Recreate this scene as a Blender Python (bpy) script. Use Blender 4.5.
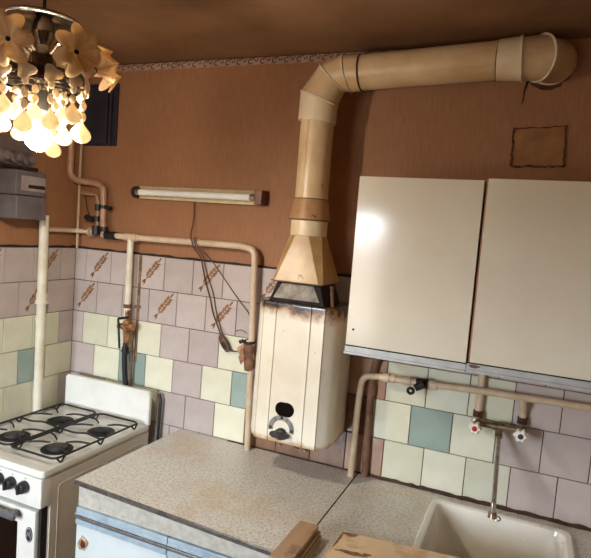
import bpy, bmesh, math, random
from mathutils import Vector, Matrix
random.seed(4)
PI = math.pi
scene = bpy.context.scene
for o in list(bpy.data.objects):
    bpy.data.objects.remove(o)
COL = scene.collection

# ------------------------------------------------------------------ camera, world, exposure
cam_data = bpy.data.cameras.new('camera')
cam_data.sensor_width = 36.0
cam_data.lens = 557.45 / 591 * 36.0
cam_data.clip_start = 0.02
cam = bpy.data.objects.new('camera', cam_data)
COL.objects.link(cam)
_r = Matrix(((0.917537, 0.38994265, 0.07791393),
             (-0.10378209, 0.04567976, 0.99355052),
             (0.38386864, -0.91970544, 0.08238193)))      # rows: camera x, y, z axes in the room
cam.matrix_world = Matrix.Translation((2.0366, -2.084, 1.7543)) @ _r.transposed().to_4x4()
scene.camera = cam

world = bpy.data.worlds.new('world')
scene.world = world
world.use_nodes = True
_bg = world.node_tree.nodes['Background']
_wn = world.node_tree.nodes; _wl = world.node_tree.links
_wt = _wn.new('ShaderNodeTexCoord'); _wz = _wn.new('ShaderNodeSeparateXYZ'); _wr = _wn.new('ShaderNodeValToRGB')
_wl.new(_wt.outputs['Generated'], _wz.inputs[0]); _wl.new(_wz.outputs[2], _wr.inputs[0]); _wl.new(_wr.outputs[0], _bg.inputs[0])
_wr.color_ramp.elements[0].position = 0.0; _wr.color_ramp.elements[0].color = (0.13, 0.12, 0.11, 1)      # ground outside
_wr.color_ramp.elements[1].position = 0.02; _wr.color_ramp.elements[1].color = (0.82, 0.91, 1.0, 1)      # even overcast sky
_bg.inputs[1].default_value = 52.0
BULB_STRENGTH = 470.0
BULB_COLOR = (1.0, 0.89, 0.73)

_pl = bpy.data.lights.new('window_portal', 'AREA')        # portal: only guides sampling of the sky through the window
_pl.shape = 'RECTANGLE'; _pl.size = 0.86; _pl.size_y = 1.24
_pl.cycles.is_portal = True
_po = bpy.data.objects.new('window_portal', _pl); COL.objects.link(_po)
_po.location = (0.46, -3.31, 1.44); _po.rotation_euler = (PI / 2, 0, 0)

scene.view_settings.view_transform = 'Standard'
scene.view_settings.look = 'None'
scene.view_settings.exposure = 0.0
scene.view_settings.gamma = 1.0
scene.view_settings.use_curve_mapping = False


# ------------------------------------------------------------------ materials
def srgb(r, g, b):
    f = lambda c: ((c / 255) / 12.92) if c / 255 <= 0.04045 else (((c / 255) + 0.055) / 1.055) ** 2.4
    return (f(r), f(g), f(b), 1)


class Mat:
    def __init__(self, name):
        self.m = bpy.data.materials.new(name)
        self.m.use_nodes = True
        self.t = self.m.node_tree
        self.n = self.t.nodes
        self.p = self.n['Principled BSDF']
        self.tc = self.n.new('ShaderNodeTexCoord')

    def link(self, a, b): self.t.links.new(a, b)

    def mapped(self, scale=(1, 1, 1), coord='Object'):
        mp = self.n.new('ShaderNodeMapping'); mp.inputs['Scale'].default_value = scale
        self.link(self.tc.outputs[coord], mp.inputs['Vector'])
        return mp.outputs['Vector']

    def noise(self, scale, detail=4, stretch=(1, 1, 1), rough=0.6, coord='Object'):
        nz = self.n.new('ShaderNodeTexNoise')
        nz.inputs['Scale'].default_value = scale; nz.inputs['Detail'].default_value = detail
        nz.inputs['Roughness'].default_value = rough
        self.link(self.mapped(stretch, coord), nz.inputs['Vector'])
        return nz.outputs['Fac']

    def ramp(self, fac, stops):
        r = self.n.new('ShaderNodeValToRGB')
        el = r.color_ramp.elements
        while len(el) < len(stops): el.new(0.5)
        for e, (pos, c) in zip(el, stops):
            e.position = pos; e.color = c if len(c) == 4 else (*c, 1)
        self.link(fac, r.inputs[0])
        return r.outputs[0]

    def mix(self, fac, a, b, blend='MIX'):
        mx = self.n.new('ShaderNodeMix'); mx.data_type = 'RGBA'; mx.blend_type = blend
        for sock, v in ((mx.inputs[0], fac), (mx.inputs[6], a), (mx.inputs[7], b)):
            if hasattr(v, 'is_linked') or hasattr(v, 'links'): self.link(v, sock)
            else: sock.default_value = v
        return mx.outputs[2]

    def math(self, op, a, b=0.0, clamp=False):
        m = self.n.new('ShaderNodeMath'); m.operation = op; m.use_clamp = clamp
        for sock, v in ((m.inputs[0], a), (m.inputs[1], b)):
            if hasattr(v, 'links'): self.link(v, sock)
            else: sock.default_value = v
        return m.outputs[0]

    def sep(self, coord='Object'):
        s = self.n.new('ShaderNodeSeparateXYZ'); self.link(self.tc.outputs[coord], s.inputs[0])
        return s.outputs

    def color(self, c):
        if hasattr(c, 'links'): self.link(c, self.p.inputs['Base Color'])
        else: self.p.inputs['Base Color'].default_value = c
        return self

    def set(self, rough=0.5, metal=0.0, spec=0.5, coat=0.0):
        self.p.inputs['Roughness'].default_value = rough
        self.p.inputs['Metallic'].default_value = metal
        self.p.inputs['Specular IOR Level'].default_value = spec
        self.p.inputs['Coat Weight'].default_value = coat
        self.p.inputs['Coat Roughness'].default_value = 0.12
        return self

    def bump(self, h, strength=0.2, dist=0.002):
        b = self.n.new('ShaderNodeBump'); b.inputs['Strength'].default_value = strength
        b.inputs['Distance'].default_value = dist
        self.link(h, b.inputs['Height']); self.link(b.outputs[0], self.p.inputs['Normal'])
        return self


MATS = {}


def plain(name, c1, c2=None, scale=12, rough=0.5, metal=0.0, bump=0.0, stretch=(1, 1, 1), bscale=None, spots=None, coat=0.0, lo=0.35, hi=0.65):
    """procedural two-tone surface with optional small spots (colour, scale, threshold)"""
    M = Mat(name)
    if c2 is None: c2 = tuple(x * 0.8 for x in c1[:3]) + (1,)
    c = M.ramp(M.noise(scale, 5, stretch), [(lo, c2), (hi, c1)])
    if spots:
        sc, ss, th = spots
        f = M.ramp(M.noise(ss, 3), [(th, (0, 0, 0)), (min(th + 0.05, 1), (1, 1, 1))])
        c = M.mix(f, c, sc)
    M.color(c).set(rough, metal, coat=coat)
    if bump:
        M.bump(M.noise(bscale or scale * 4, 4, stretch), bump)
    MATS[name] = M.m
    return M


def build_materials():
    # wallpaper: red-brown with fine vertical streaks
    def wallpaper(name, stretch):
        M = Mat(name)
        base = M.ramp(M.noise(2.2, 4), [(0.3, srgb(145, 101, 70)), (0.7, srgb(160, 114, 80))])
        st = M.ramp(M.noise(150, 3, stretch), [(0.3, (0.84, 0.82, 0.80)), (0.7, (1.05, 1.05, 1.05))])
        c = M.mix(1.0, base, st, 'MULTIPLY')
        sp = M.ramp(M.noise(34, 2), [(0.73, (0, 0, 0)), (0.78, (1, 1, 1))])
        c = M.mix(M.math('MULTIPLY', sp, 0.5), c, srgb(70, 38, 24))
        M.color(c).set(0.62, spec=0.3)
        M.bump(M.noise(60, 3, stretch), 0.25)
        MATS[name] = M.m
    wallpaper('wallpaper', (1, 1, 0.09))
    plain('ceiling_paint', srgb(142, 104, 70), srgb(118, 82, 52), 3, 0.7, bump=0.15, bscale=60)
    plain('plain_wall', srgb(222, 210, 188), srgb(210, 196, 172), 3, 0.7)  # unseen walls, tone made pale to bounce fill light
    plain('floor_paint', srgb(120, 82, 56), srgb(98, 64, 44), 5, 0.45, stretch=(1, 6, 1))
    plain('grout', srgb(84, 58, 42), srgb(50, 32, 24), 25, 0.9, bump=0.3)
    plain('grime', srgb(52, 34, 26), srgb(26, 18, 16), 30, 0.85, bump=0.3)

    def tile(name, c1, c2):
        M = Mat(name)
        oi = M.n.new('ShaderNodeObjectInfo')
        c = M.ramp(M.noise(9, 3), [(0.3, c2), (0.7, c1)])
        v = M.math('ADD', M.math('MULTIPLY', oi.outputs['Random'], 0.16), 0.90)
        comb = M.n.new('ShaderNodeCombineColor')
        for i in range(3): M.link(v, comb.inputs[i])
        c = M.mix(1.0, c, comb.outputs[0], 'MULTIPLY')
        sp = M.ramp(M.noise(70, 2), [(0.76, (0, 0, 0)), (0.80, (1, 1, 1))])
        c = M.mix(M.math('MULTIPLY', sp, 0.6), c, srgb(88, 60, 46))
        M.color(c).set(0.13, spec=0.5)
        M.bump(M.noise(7, 2), 0.10, 0.01)
        MATS[name] = M.m
    tile('tile_mauve', srgb(190, 178, 174), srgb(178, 165, 160))
    tile('tile_cream', srgb(218, 217, 196), srgb(206, 204, 180))
    tile('tile_pale', srgb(214, 215, 198), srgb(200, 200, 182))
    tile('tile_teal', srgb(150, 168, 160), srgb(138, 156, 149))
    tile('tile_brown_shaded', srgb(140, 108, 88), srgb(104, 76, 60))  # dirty brown tiles with the heater's shadow put into the colour
    tile('tile_pink', srgb(184, 150, 128), srgb(160, 122, 100))
    plain('motif_brown', srgb(156, 114, 68), srgb(98, 64, 38), 90, 0.3)

    plain('pipe_glare_dim', srgb(178, 140, 112), srgb(150, 108, 82), 18, 0.4, bump=0.15)  # pipe paint darkened to imitate dimness behind the lamp's glare
    plain('pipe_paint', srgb(208, 188, 162), srgb(188, 162, 132), 18, 0.38, bump=0.15, spots=(srgb(110, 70, 40), 40, 0.68))
    plain('pipe_white', srgb(222, 216, 198), srgb(206, 196, 172), 14, 0.4, bump=0.1)
    plain('pipe_rust', srgb(132, 94, 66), srgb(86, 56, 38), 26, 0.7, bump=0.4)
    plain('rust_pale', srgb(196, 172, 138), srgb(140, 106, 74), 60, 0.8, bump=0.4)
    plain('strap_brown', srgb(146, 118, 94), srgb(96, 70, 52), 26, 0.8, bump=0.3)
    plain('flue_cream', srgb(214, 190, 152), srgb(190, 158, 116), 6, 0.36, bump=0.08, spots=(srgb(130, 84, 44), 16, 0.70))
    plain('flue_pale', srgb(222, 206, 176), srgb(206, 184, 148), 8, 0.36, bump=0.08)
    plain('flue_band', srgb(232, 218, 192), srgb(200, 176, 140), 20, 0.5)
    plain('flue_brown', srgb(182, 146, 104), srgb(152, 112, 72), 10, 0.4, bump=0.12, spots=(srgb(96, 58, 30), 22, 0.66))
    plain('funnel_paint', srgb(184, 154, 104), srgb(156, 120, 72), 9, 0.36, bump=0.15, bscale=120, spots=(srgb(118, 72, 36), 28, 0.66))
    plain('soot_and_gap_black', srgb(40, 32, 30), srgb(18, 15, 15), 20, 0.9)  # soot, also the black painted into shaded gaps and holes
    plain('rust_dark', srgb(96, 52, 30), srgb(48, 26, 18), 30, 0.85, bump=0.4)
    plain('grey_metal', srgb(150, 146, 140), srgb(112, 108, 102), 30, 0.45, 0.4, bump=0.1)
    plain('edge_metal', srgb(106, 104, 100), srgb(70, 68, 66), 50, 0.4, 0.3)
    plain('hood_grey', srgb(132, 124, 112), srgb(84, 76, 68), 24, 0.55, 0.2, bump=0.1)
    plain('dark_metal', srgb(66, 60, 56), srgb(34, 30, 28), 30, 0.45, 0.5)
    plain('black_iron', srgb(34, 33, 34), srgb(16, 16, 17), 40, 0.5, 0.2, bump=0.1)
    plain('black_rubber', srgb(28, 27, 28), srgb(14, 14, 15), 30, 0.55)
    plain('chrome', srgb(214, 212, 208), srgb(176, 170, 160), 40, 0.22, 0.85)
    plain('chrome_dirty', srgb(180, 166, 146), srgb(104, 86, 66), 30, 0.3, 0.9, bump=0.15)
    plain('aluminium', srgb(190, 192, 192), srgb(172, 175, 176), 24, 0.4, 0.15)
    plain('blue_rail', srgb(170, 188, 198), srgb(146, 166, 180), 24, 0.32, 0.1)
    plain('stove_enamel', srgb(228, 228, 222), srgb(214, 213, 204), 5, 0.16, coat=0.3, spots=(srgb(120, 86, 54), 60, 0.76))
    plain('stove_side', srgb(230, 227, 216), srgb(218, 213, 198), 5, 0.3, spots=(srgb(120, 92, 60), 50, 0.74))
    plain('hob_black', srgb(24, 24, 26), srgb(12, 12, 13), 20, 0.6)
    plain('burner_grey', srgb(92, 88, 86), srgb(52, 49, 48), 60, 0.6, 0.3, bump=0.3)
    plain('oven_glass', srgb(20, 16, 15), srgb(10, 8, 8), 6, 0.08)
    plain('knob_black', srgb(40, 42, 46), srgb(26, 27, 30), 20, 0.35)
    plain('handle_grey', srgb(120, 122, 124), srgb(84, 84, 84), 40, 0.45, 0.4)
    plain('badge_dark', srgb(70, 74, 76), srgb(44, 46, 50), 60, 0.35, 0.6)
    plain('cabinet_white', srgb(224, 219, 203), srgb(215, 208, 191), 2.5, 0.12, coat=0.1, spots=(srgb(150, 120, 86), 120, 0.80))
    plain('base_white', srgb(206, 216, 217), srgb(196, 207, 209), 3, 0.25)
    plain('edge_wood', srgb(180, 130, 84), srgb(140, 92, 56), 30, 0.5, stretch=(1, 1, 0.2))
    plain('carcass', srgb(186, 160, 128), srgb(160, 132, 100), 10, 0.6)
    plain('joint_and_gap_dark', srgb(38, 34, 32), srgb(22, 20, 20), 20, 0.8)  # dark joint strips, also shade painted into narrow gaps

    # laminate worktop: pale with fleck network and yellow stains
    M = Mat('laminate')
    c = M.ramp(M.noise(120, 6, rough=0.75), [(0.36, srgb(160, 156, 148)), (0.50, srgb(210, 207, 199)), (0.62, srgb(226, 224, 217))])
    st = M.ramp(M.noise(3.2, 4), [(0.50, (0, 0, 0)), (0.66, (1, 1, 1))])
    c = M.mix(M.math('MULTIPLY', st, 0.40), c, srgb(186, 156, 108))
    M.color(c).set(0.28, spec=0.5); M.bump(M.noise(90, 4), 0.05)
    MATS['laminate'] = M.m
    M = Mat('laminate_edge')
    c = M.ramp(M.noise(40, 5, rough=0.7), [(0.36, srgb(168, 164, 152)), (0.6, srgb(190, 187, 176))])
    M.color(c).set(0.4); MATS['laminate_edge'] = M.m

    # heater enamel with rust and soot creeping down from its upper rim
    M = Mat('heater_enamel')
    z = M.sep()[2]
    nz = M.noise(14, 4)
    h = M.math('ADD', z, M.math('MULTIPLY', M.math('SUBTRACT', nz, 0.5), 0.10))
    base = M.ramp(M.noise(5, 4), [(0.35, srgb(222, 212, 190)), (0.65, srgb(234, 228, 212))])
    c = M.mix(M.ramp(h, [(0.462, (0, 0, 0)), (0.500, (1, 1, 1))]), base, srgb(140, 96, 54))
    c = M.mix(M.ramp(h, [(0.486, (0, 0, 0)), (0.512, (1, 1, 1))]), c, srgb(40, 27, 21))
    c = M.mix(M.ramp(h, [(0.002, (0.85, 0.85, 0.85)), (0.03, (0, 0, 0))]), c, srgb(186, 148, 98))
    sp = M.ramp(M.noise(55, 2), [(0.74, (0, 0, 0)), (0.77, (1, 1, 1))])
    c = M.mix(sp, c, srgb(110, 74, 48))
    M.color(c).set(0.2, coat=0.25); M.bump(M.noise(10, 2), 0.04)
    MATS['heater_enamel'] = M.m

    # sink enamel with a yellow worn bottom
    M = Mat('sink_enamel')
    z = M.sep()[2]
    base = M.ramp(M.noise(6, 4), [(0.35, srgb(232, 228, 216)), (0.65, srgb(241, 239, 232))])
    h = M.math('ADD', z, M.math('MULTIPLY', M.math('SUBTRACT', M.noise(9, 4), 0.5), 0.06))
    c = M.mix(M.ramp(h, [(-0.17 + 0.5, (0.8, 0.8, 0.8)), (-0.10 + 0.5, (0, 0, 0))]) if False else M.ramp(M.math('ADD', h, 0.5), [(0.31, (0.35, 0.35, 0.35)), (0.42, (0, 0, 0))]), base, srgb(206, 178, 128))
    sp = M.ramp(M.noise(36, 2), [(0.715, (0, 0, 0)), (0.74, (1, 1, 1))])
    c = M.mix(sp, c, srgb(80, 56, 40))
    M.color(c).set(0.16, coat=0.3); MATS['sink_enamel'] = M.m

    def wood(name, a, b, dark, stretch):
        M = Mat(name)
        c = M.ramp(M.noise(14, 5, stretch), [(0.32, b), (0.66, a)])
        f = M.ramp(M.noise(11, 4), [(0.56, (0, 0, 0)), (0.66, (1, 1, 1))])
        c = M.mix(M.math('MULTIPLY', f, 0.75), c, dark)
        M.color(c).set(0.5); M.bump(M.noise(40, 4, stretch), 0.25)
        MATS[name] = M.m
    wood('wood_board', srgb(226, 200, 164), srgb(212, 182, 142), srgb(184, 146, 106), (1, 0.25, 1))
    wood('wood_plank', srgb(190, 160, 126), srgb(164, 130, 96), srgb(112, 80, 54), (1, 0.12, 1))
    plain('wood_burnt', srgb(150, 112, 78), srgb(112, 78, 52), 40, 0.6)

    plain('lamp_cream', srgb(206, 190, 158), srgb(186, 166, 130), 20, 0.45)
    plain('lamp_brown', srgb(124, 74, 48), srgb(96, 54, 34), 20, 0.45)
    plain('tube_glass', srgb(236, 236, 230), srgb(222, 222, 214), 8, 0.12, coat=0.5)
    plain('cord_brown', srgb(96, 66, 46), srgb(66, 42, 30), 50, 0.6)
    plain('cord_grey', srgb(86, 78, 74), srgb(60, 54, 52), 50, 0.6)
    plain('rag_tape', srgb(190, 150, 116), srgb(120, 78, 54), 40, 0.8, bump=0.5)
    plain('meter_grey', srgb(100, 96, 98), srgb(84, 80, 82), 8, 0.25)
    plain('meter_pale', srgb(150, 138, 136), srgb(132, 120, 118), 20, 0.4)
    plain('fuse_grey', srgb(112, 98, 96), srgb(92, 78, 76), 20, 0.5)
    plain('vent_dark', srgb(44, 40, 48), srgb(30, 27, 34), 8, 0.5)
    plain('brass_old', srgb(190, 140, 90), srgb(110, 70, 44), 40, 0.5, 0.5, bump=0.3)
    plain('valve_white', srgb(236, 232, 224), srgb(222, 214, 200), 30, 0.3)
    plain('valve_red', srgb(190, 40, 40), srgb(150, 30, 30), 30, 0.3)
    plain('valve_blue', srgb(48, 66, 96), srgb(34, 46, 70), 30, 0.3)
    plain('border_ground', srgb(176, 146, 126), srgb(150, 118, 98), 20, 0.7)
    plain('border_print', srgb(84, 46, 34), srgb(60, 32, 24), 40, 0.7)
    plain('patch_paper', srgb(156, 108, 62), srgb(128, 84, 46), 14, 0.65, bump=0.3, bscale=20)
    plain('window_paint', srgb(230, 230, 226), srgb(216, 216, 210), 6, 0.4)
    plain('chand_metal', srgb(120, 110, 98), srgb(74, 66, 58), 20, 0.16, 0.95)
    plain('green_mark', srgb(96, 150, 96), srgb(80, 130, 80), 40, 0.4)

    # thin clear window pane
    M = Mat('pane_glass'); t = M.t
    out = M.n['Material Output']
    tr = M.n.new('ShaderNodeBsdfTransparent'); gl = M.n.new('ShaderNodeBsdfGlossy'); gl.inputs['Roughness'].default_value = 0.02
    mx = M.n.new('ShaderNodeMixShader'); fr = M.n.new('ShaderNodeFresnel'); fr.inputs[0].default_value = 1.3
    M.link(fr.outputs[0], mx.inputs[0]); M.link(tr.outputs[0], mx.inputs[1]); M.link(gl.outputs[0], mx.inputs[2])
    M.link(mx.outputs[0], out.inputs[0]); MATS['pane_glass'] = M.m

    # milky glass of flowers and drops: lets the lamp's light through
    def milky(name, c, trans):
        M = Mat(name); out = M.n['Material Output']
        nz = M.ramp(M.noise(30, 3), [(0.3, tuple(x * 0.82 for x in c[:3])), (0.7, c[:3])])
        M.color(nz).set(0.12, coat=0.3)
        tl = M.n.new('ShaderNodeBsdfTranslucent'); M.link(nz, tl.inputs[0])
        mx = M.n.new('ShaderNodeMixShader'); mx.inputs[0].default_value = trans
        M.link(M.p.outputs[0], mx.inputs[1]); M.link(tl.outputs[0], mx.inputs[2]); M.link(mx.outputs[0], out.inputs[0])
        MATS[name] = M.m
    milky('petal_glass', srgb(236, 206, 160), 0.55)
    milky('drop_glass', srgb(246, 232, 204), 0.6)
    milky('bead_glass', srgb(226, 206, 176), 0.5)
    M = Mat('lit_bulb')
    M.p.inputs['Base Color'].default_value = (1, 1, 1, 1)
    M.p.inputs['Emission Color'].default_value = (*BULB_COLOR, 1)
    M.p.inputs['Emission Strength'].default_value = BULB_STRENGTH
    MATS['lit_bulb'] = M.m


build_materials()


# ------------------------------------------------------------------ geometry helpers
class G:
    """collects shapes (room coordinates, metres) for ONE mesh"""
    def __init__(self): self.bm = bmesh.new()

    def loft(self, loops, cap0=True, cap1=True, closed=True):
        bm = self.bm
        rows = [[bm.verts.new(v) for v in lp] for lp in loops]
        n = len(rows[0])
        for a, b in zip(rows, rows[1:]):
            for i in range(n if closed else n - 1):
                j = (i + 1) % n
                try: bm.faces.new((a[i], a[j], b[j], b[i]))
                except ValueError: pass
        if cap0: bm.faces.new(list(reversed(rows[0])))
        if cap1: bm.faces.new(rows[-1])
        return self

    def box(self, x0, x1, y0, y1, z0, z1, bevel=0.0, seg=2, M=None):
        r = bmesh.ops.create_cube(self.bm, size=1.0)
        vs = r['verts']
        for v in vs:
            v.co = Vector(((x0 + x1) / 2 + v.co.x * (x1 - x0), (y0 + y1) / 2 + v.co.y * (y1 - y0), (z0 + z1) / 2 + v.co.z * (z1 - z0)))
        if bevel > 0:
            es = list({e for v in vs for e in v.link_edges})
            rb = bmesh.ops.bevel(self.bm, geom=es, offset=bevel, segments=seg, profile=0.5, affect='EDGES')
            vs = list({v for f in rb['faces'] for v in f.verts} | {v for v in vs if v.is_valid})
        if M is not None:
            for v in vs: v.co = M @ v.co
        return self

    def tube(self, path, r, seg=12, caps=True):
        pts = [Vector(p) for p in path]
        n = len(pts)
        rs = r if isinstance(r, (list, tuple)) else [r] * n
        tang = []
        for i in range(n):
            d = Vector((0, 0, 0))
            if i > 0: d += (pts[i] - pts[i - 1]).normalized()
            if i < n - 1: d += (pts[i + 1] - pts[i]).normalized()
            tang.append(d.normalized() if d.length > 1e-6 else (pts[i] - pts[i - 1]).normalized())
        up = Vector((0, 0, 1)) if abs(tang[0].z) < 0.9 else Vector((1, 0, 0))
        u = tang[0].cross(up).normalized()
        loops = []
        for i in range(n):
            u = (u - tang[i] * u.dot(tang[i])).normalized()
            w = tang[i].cross(u)
            k = 1.0
            if 0 < i < n - 1:
                c = tang[i].dot((pts[i + 1] - pts[i]).normalized()); k = 1.0 / max(c, 0.6)
            lp = []
            bis = None
            if k > 1.001:
                bis = ((pts[i + 1] - pts[i]).normalized() - (pts[i] - pts[i - 1]).normalized()).normalized()
            for j in range(seg):
                a = 2 * PI * j / seg
                off = (u * math.cos(a) + w * math.sin(a)) * rs[i]
                if bis is not None: off += bis * off.dot(bis) * (k - 1)
                lp.append(pts[i] + off)
            loops.append(lp)
        return self.loft(loops, caps, caps)

    def lathe(self, prof, M, seg=24, cap0=True, cap1=True):
        """prof: (radius, height) pairs along local z, placed by matrix M"""
        loops = [[M @ Vector((r * math.cos(2 * PI * j / seg), r * math.sin(2 * PI * j / seg), h)) for j in range(seg)] for r, h in prof]
        return self.loft(loops, cap0, cap1)

    def ell(self, c, rx, ry, rz, seg=12, rings=8):
        prof = [(max(math.sin(PI * i / rings), 0.02), -math.cos(PI * i / rings)) for i in range(rings + 1)]
        M = Matrix.Translation(c) @ Matrix.Diagonal((rx, ry, rz, 1))
        return self.lathe(prof, M, seg)

    def torus(self, c, R, r, M=None, seg=24, ms=8, arc=(0, 2 * PI)):
        full = abs(arc[1] - arc[0] - 2 * PI) < 1e-4
        M = (M if M is not None else Matrix.Identity(4))
        T = Matrix.Translation(c) @ M
        loops = []
        for i in range(seg + (1 if True else 0)):
            a = arc[0] + (arc[1] - arc[0]) * i / seg
            loops.append([T @ Vector(((R + r * math.cos(b)) * math.cos(a), (R + r * math.cos(b)) * math.sin(a), r * math.sin(b)))
                          for b in [2 * PI * j / ms for j in range(ms)]])
        return self.loft(loops, not full, not full)

    def poly(self, pts, d):
        """extrude a planar polygon by vector d"""
        d = Vector(d)
        return self.loft([[Vector(p) for p in pts], [Vector(p) + d for p in pts]])


def rrect(cx, cy, hx, hy, r, z, n=5):
    out = []
    for qx, qy, a0 in ((1, 1, 0), (-1, 1, 90), (-1, -1, 180), (1, -1, 270)):
        for i in range(n + 1):
            a = math.radians(a0 + 90 * i / n)
            out.append(Vector((cx + qx * (hx - r) + r * math.cos(a), cy + qy * (hy - r) + r * math.sin(a), z)))
    return out


def fillet(path, rad, n=6):
    """round the corners of a polyline"""
    P = [Vector(p) for p in path]
    out = [P[0]]
    for a, b, c in zip(P, P[1:], P[2:]):
        u = (a - b); v = (c - b)
        t = min(rad, u.length * 0.48, v.length * 0.48)
        p0 = b + u.normalized() * t; p1 = b + v.normalized() * t
        for i in range(n + 1):
            s = i / n
            out.append(p0 * (1 - s) ** 2 + b * 2 * s * (1 - s) + p1 * s * s)
    out.append(P[-1])
    return out


def obj(name, g, mat, parent=None, smooth=38, loc=None):
    """link the collected shapes as ONE mesh object; coordinates are taken relative to the thing's base"""
    bm = g.bm
    bmesh.ops.recalc_face_normals(bm, faces=bm.faces)
    root = parent
    while root is not None and root.parent is not None: root = root.parent
    base = Vector(root.location) if root is not None else (Vector(loc) if loc is not None else None)
    if base is None:
        xs = [v.co.x for v in bm.verts]; ys = [v.co.y for v in bm.verts]; zs = [v.co.z for v in bm.verts]
        base = Vector(((min(xs) + max(xs)) / 2, (min(ys) + max(ys)) / 2, min(zs)))
    for v in bm.verts: v.co -= base
    lim = math.radians(smooth)
    for f in bm.faces: f.smooth = smooth > 0
    for e in bm.edges:
        if len(e.link_faces) == 2 and e.calc_face_angle(0) > lim: e.smooth = False
    me = bpy.data.meshes.new(name)
    bm.to_mesh(me); bm.free()
    me.materials.append(MATS[mat])
    o = bpy.data.objects.new(name, me)
    COL.objects.link(o)
    if smooth > 0:
        wn = o.modifiers.new('weighted_normal', 'WEIGHTED_NORMAL'); wn.keep_sharp = True; wn.weight = 100
    if parent is not None: o.parent = parent
    else: o.location = base
    return o


def tag(o, label, cat, group=None):
    o['label'] = label; o['category'] = cat
    if group: o['group'] = group
    return o


def thing(name, label, cat, loc, group=None):
    o = bpy.data.objects.new(name, None)
    o.empty_display_size = 0.05
    COL.objects.link(o); o.location = loc
    return tag(o, label, cat, group)


def struct(name, g, mat, label=None, loc=(0, 0, 0)):
    o = obj(name, g, mat, loc=loc)
    o['kind'] = 'structure'
    if label: o['label'] = label
    return o


def RX(a): return Matrix.Rotation(a, 4, 'X')
def RY(a): return Matrix.Rotation(a, 4, 'Y')
def RZ(a): return Matrix.Rotation(a, 4, 'Z')
def T(*v): return Matrix.Translation(v)


# ------------------------------------------------------------------ room shell
W, Dp, H, TOP = 2.75, -3.1, 2.46, 1.60
S = 0.152
g = G().box(-0.25, W + 0.2, Dp - 0.2, 0.2, -0.12, 0); struct('floor', g, 'floor_paint', 'brown painted floor of the kitchen')
g = G().box(-0.25, W + 0.2, Dp - 0.2, 0.2, H, H + 0.12); struct('ceiling', g, 'ceiling_paint', 'mottled brown ceiling')
g = G().box(-0.25, W + 0.2, 0, 0.2, 0, H); wall_back = struct('wall_back', g, 'wallpaper', 'red-brown papered wall with tiles on its lower part')
g = G().box(-0.25, 0, Dp, 0, 0, H)
wall_left = struct('wall_left', g, 'wallpaper', 'brown papered left wall with tiles behind the stove')
g = G().box(W, W + 0.2, Dp, 0, 0, H); struct('wall_right', g, 'plain_wall')
# wall behind the viewer with the window that lets the daylight in
WX0, WX1, WZ0, WZ1 = 0.08, 0.92, 0.85, 2.00
g = G().box(-0.25, WX0, Dp - 0.2, Dp, 0, H).box(WX1, W + 0.2, Dp - 0.2, Dp, 0, H).box(WX0, WX1, Dp - 0.2, Dp, 0, WZ0).box(WX0, WX1, Dp - 0.2, Dp, WZ1, H)
struct('wall_front', g, 'plain_wall')
g = G()
for a, b, c, d in ((WX0, WX0 + 0.06, WZ0, WZ1), (WX1 - 0.06, WX1, WZ0, WZ1), (WX0 + 0.06, WX1 - 0.06, WZ0, WZ0 + 0.06), (WX0 + 0.06, WX1 - 0.06, WZ1 - 0.06, WZ1), (0.435, 0.485, WZ0 + 0.06, WZ1 - 0.06)):
    g.box(a, b, Dp - 0.17, Dp - 0.11, c, d)
win = struct('window_1', g, 'window_paint', 'white painted window in the front wall')
for a, b in ((WX0 + 0.06, 0.435), (0.485, WX1 - 0.06)):
    obj('pane', G().box(a, b, Dp - 0.142, Dp - 0.138, WZ0 + 0.06, WZ1 - 0.06), 'pane_glass', win)
obj('window_sill', G().box(WX0 + 0.002, WX1 - 0.002, Dp - 0.10, Dp + 0.06, WZ0, WZ0 + 0.03, 0.008), 'window_paint', win)

# ---- tiles: every tile its own piece, grout recessed behind
TT = 0.008      # tile thickness
_tile_mesh = {}


def tile_mesh(w, h):
    k = (round(w, 4), round(h, 4))
    if k not in _tile_mesh:
        c = 0.0016
        bm = bmesh.new()
        def ring(ix, y): return [bm.verts.new((sx * (w / 2 - ix), y, sz * (h / 2 - ix))) for sx, sz in ((-1, -1), (1, -1), (1, 1), (-1, 1))]
        a, b, d = ring(0, 0), ring(0, -TT + c), ring(c, -TT)
        for p, q in ((a, b), (b, d)):
            for i in range(4): bm.faces.new((p[i], p[(i + 1) % 4], q[(i + 1) % 4], q[i]))
        bm.faces.new(d); bm.faces.new(list(reversed(a)))
        bmesh.ops.recalc_face_normals(bm, faces=bm.faces)
        me = bpy.data.meshes.new('tile'); bm.to_mesh(me); bm.free()
        me.materials.append(None)
        _tile_mesh[k] = me
    return _tile_mesh[k]


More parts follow.
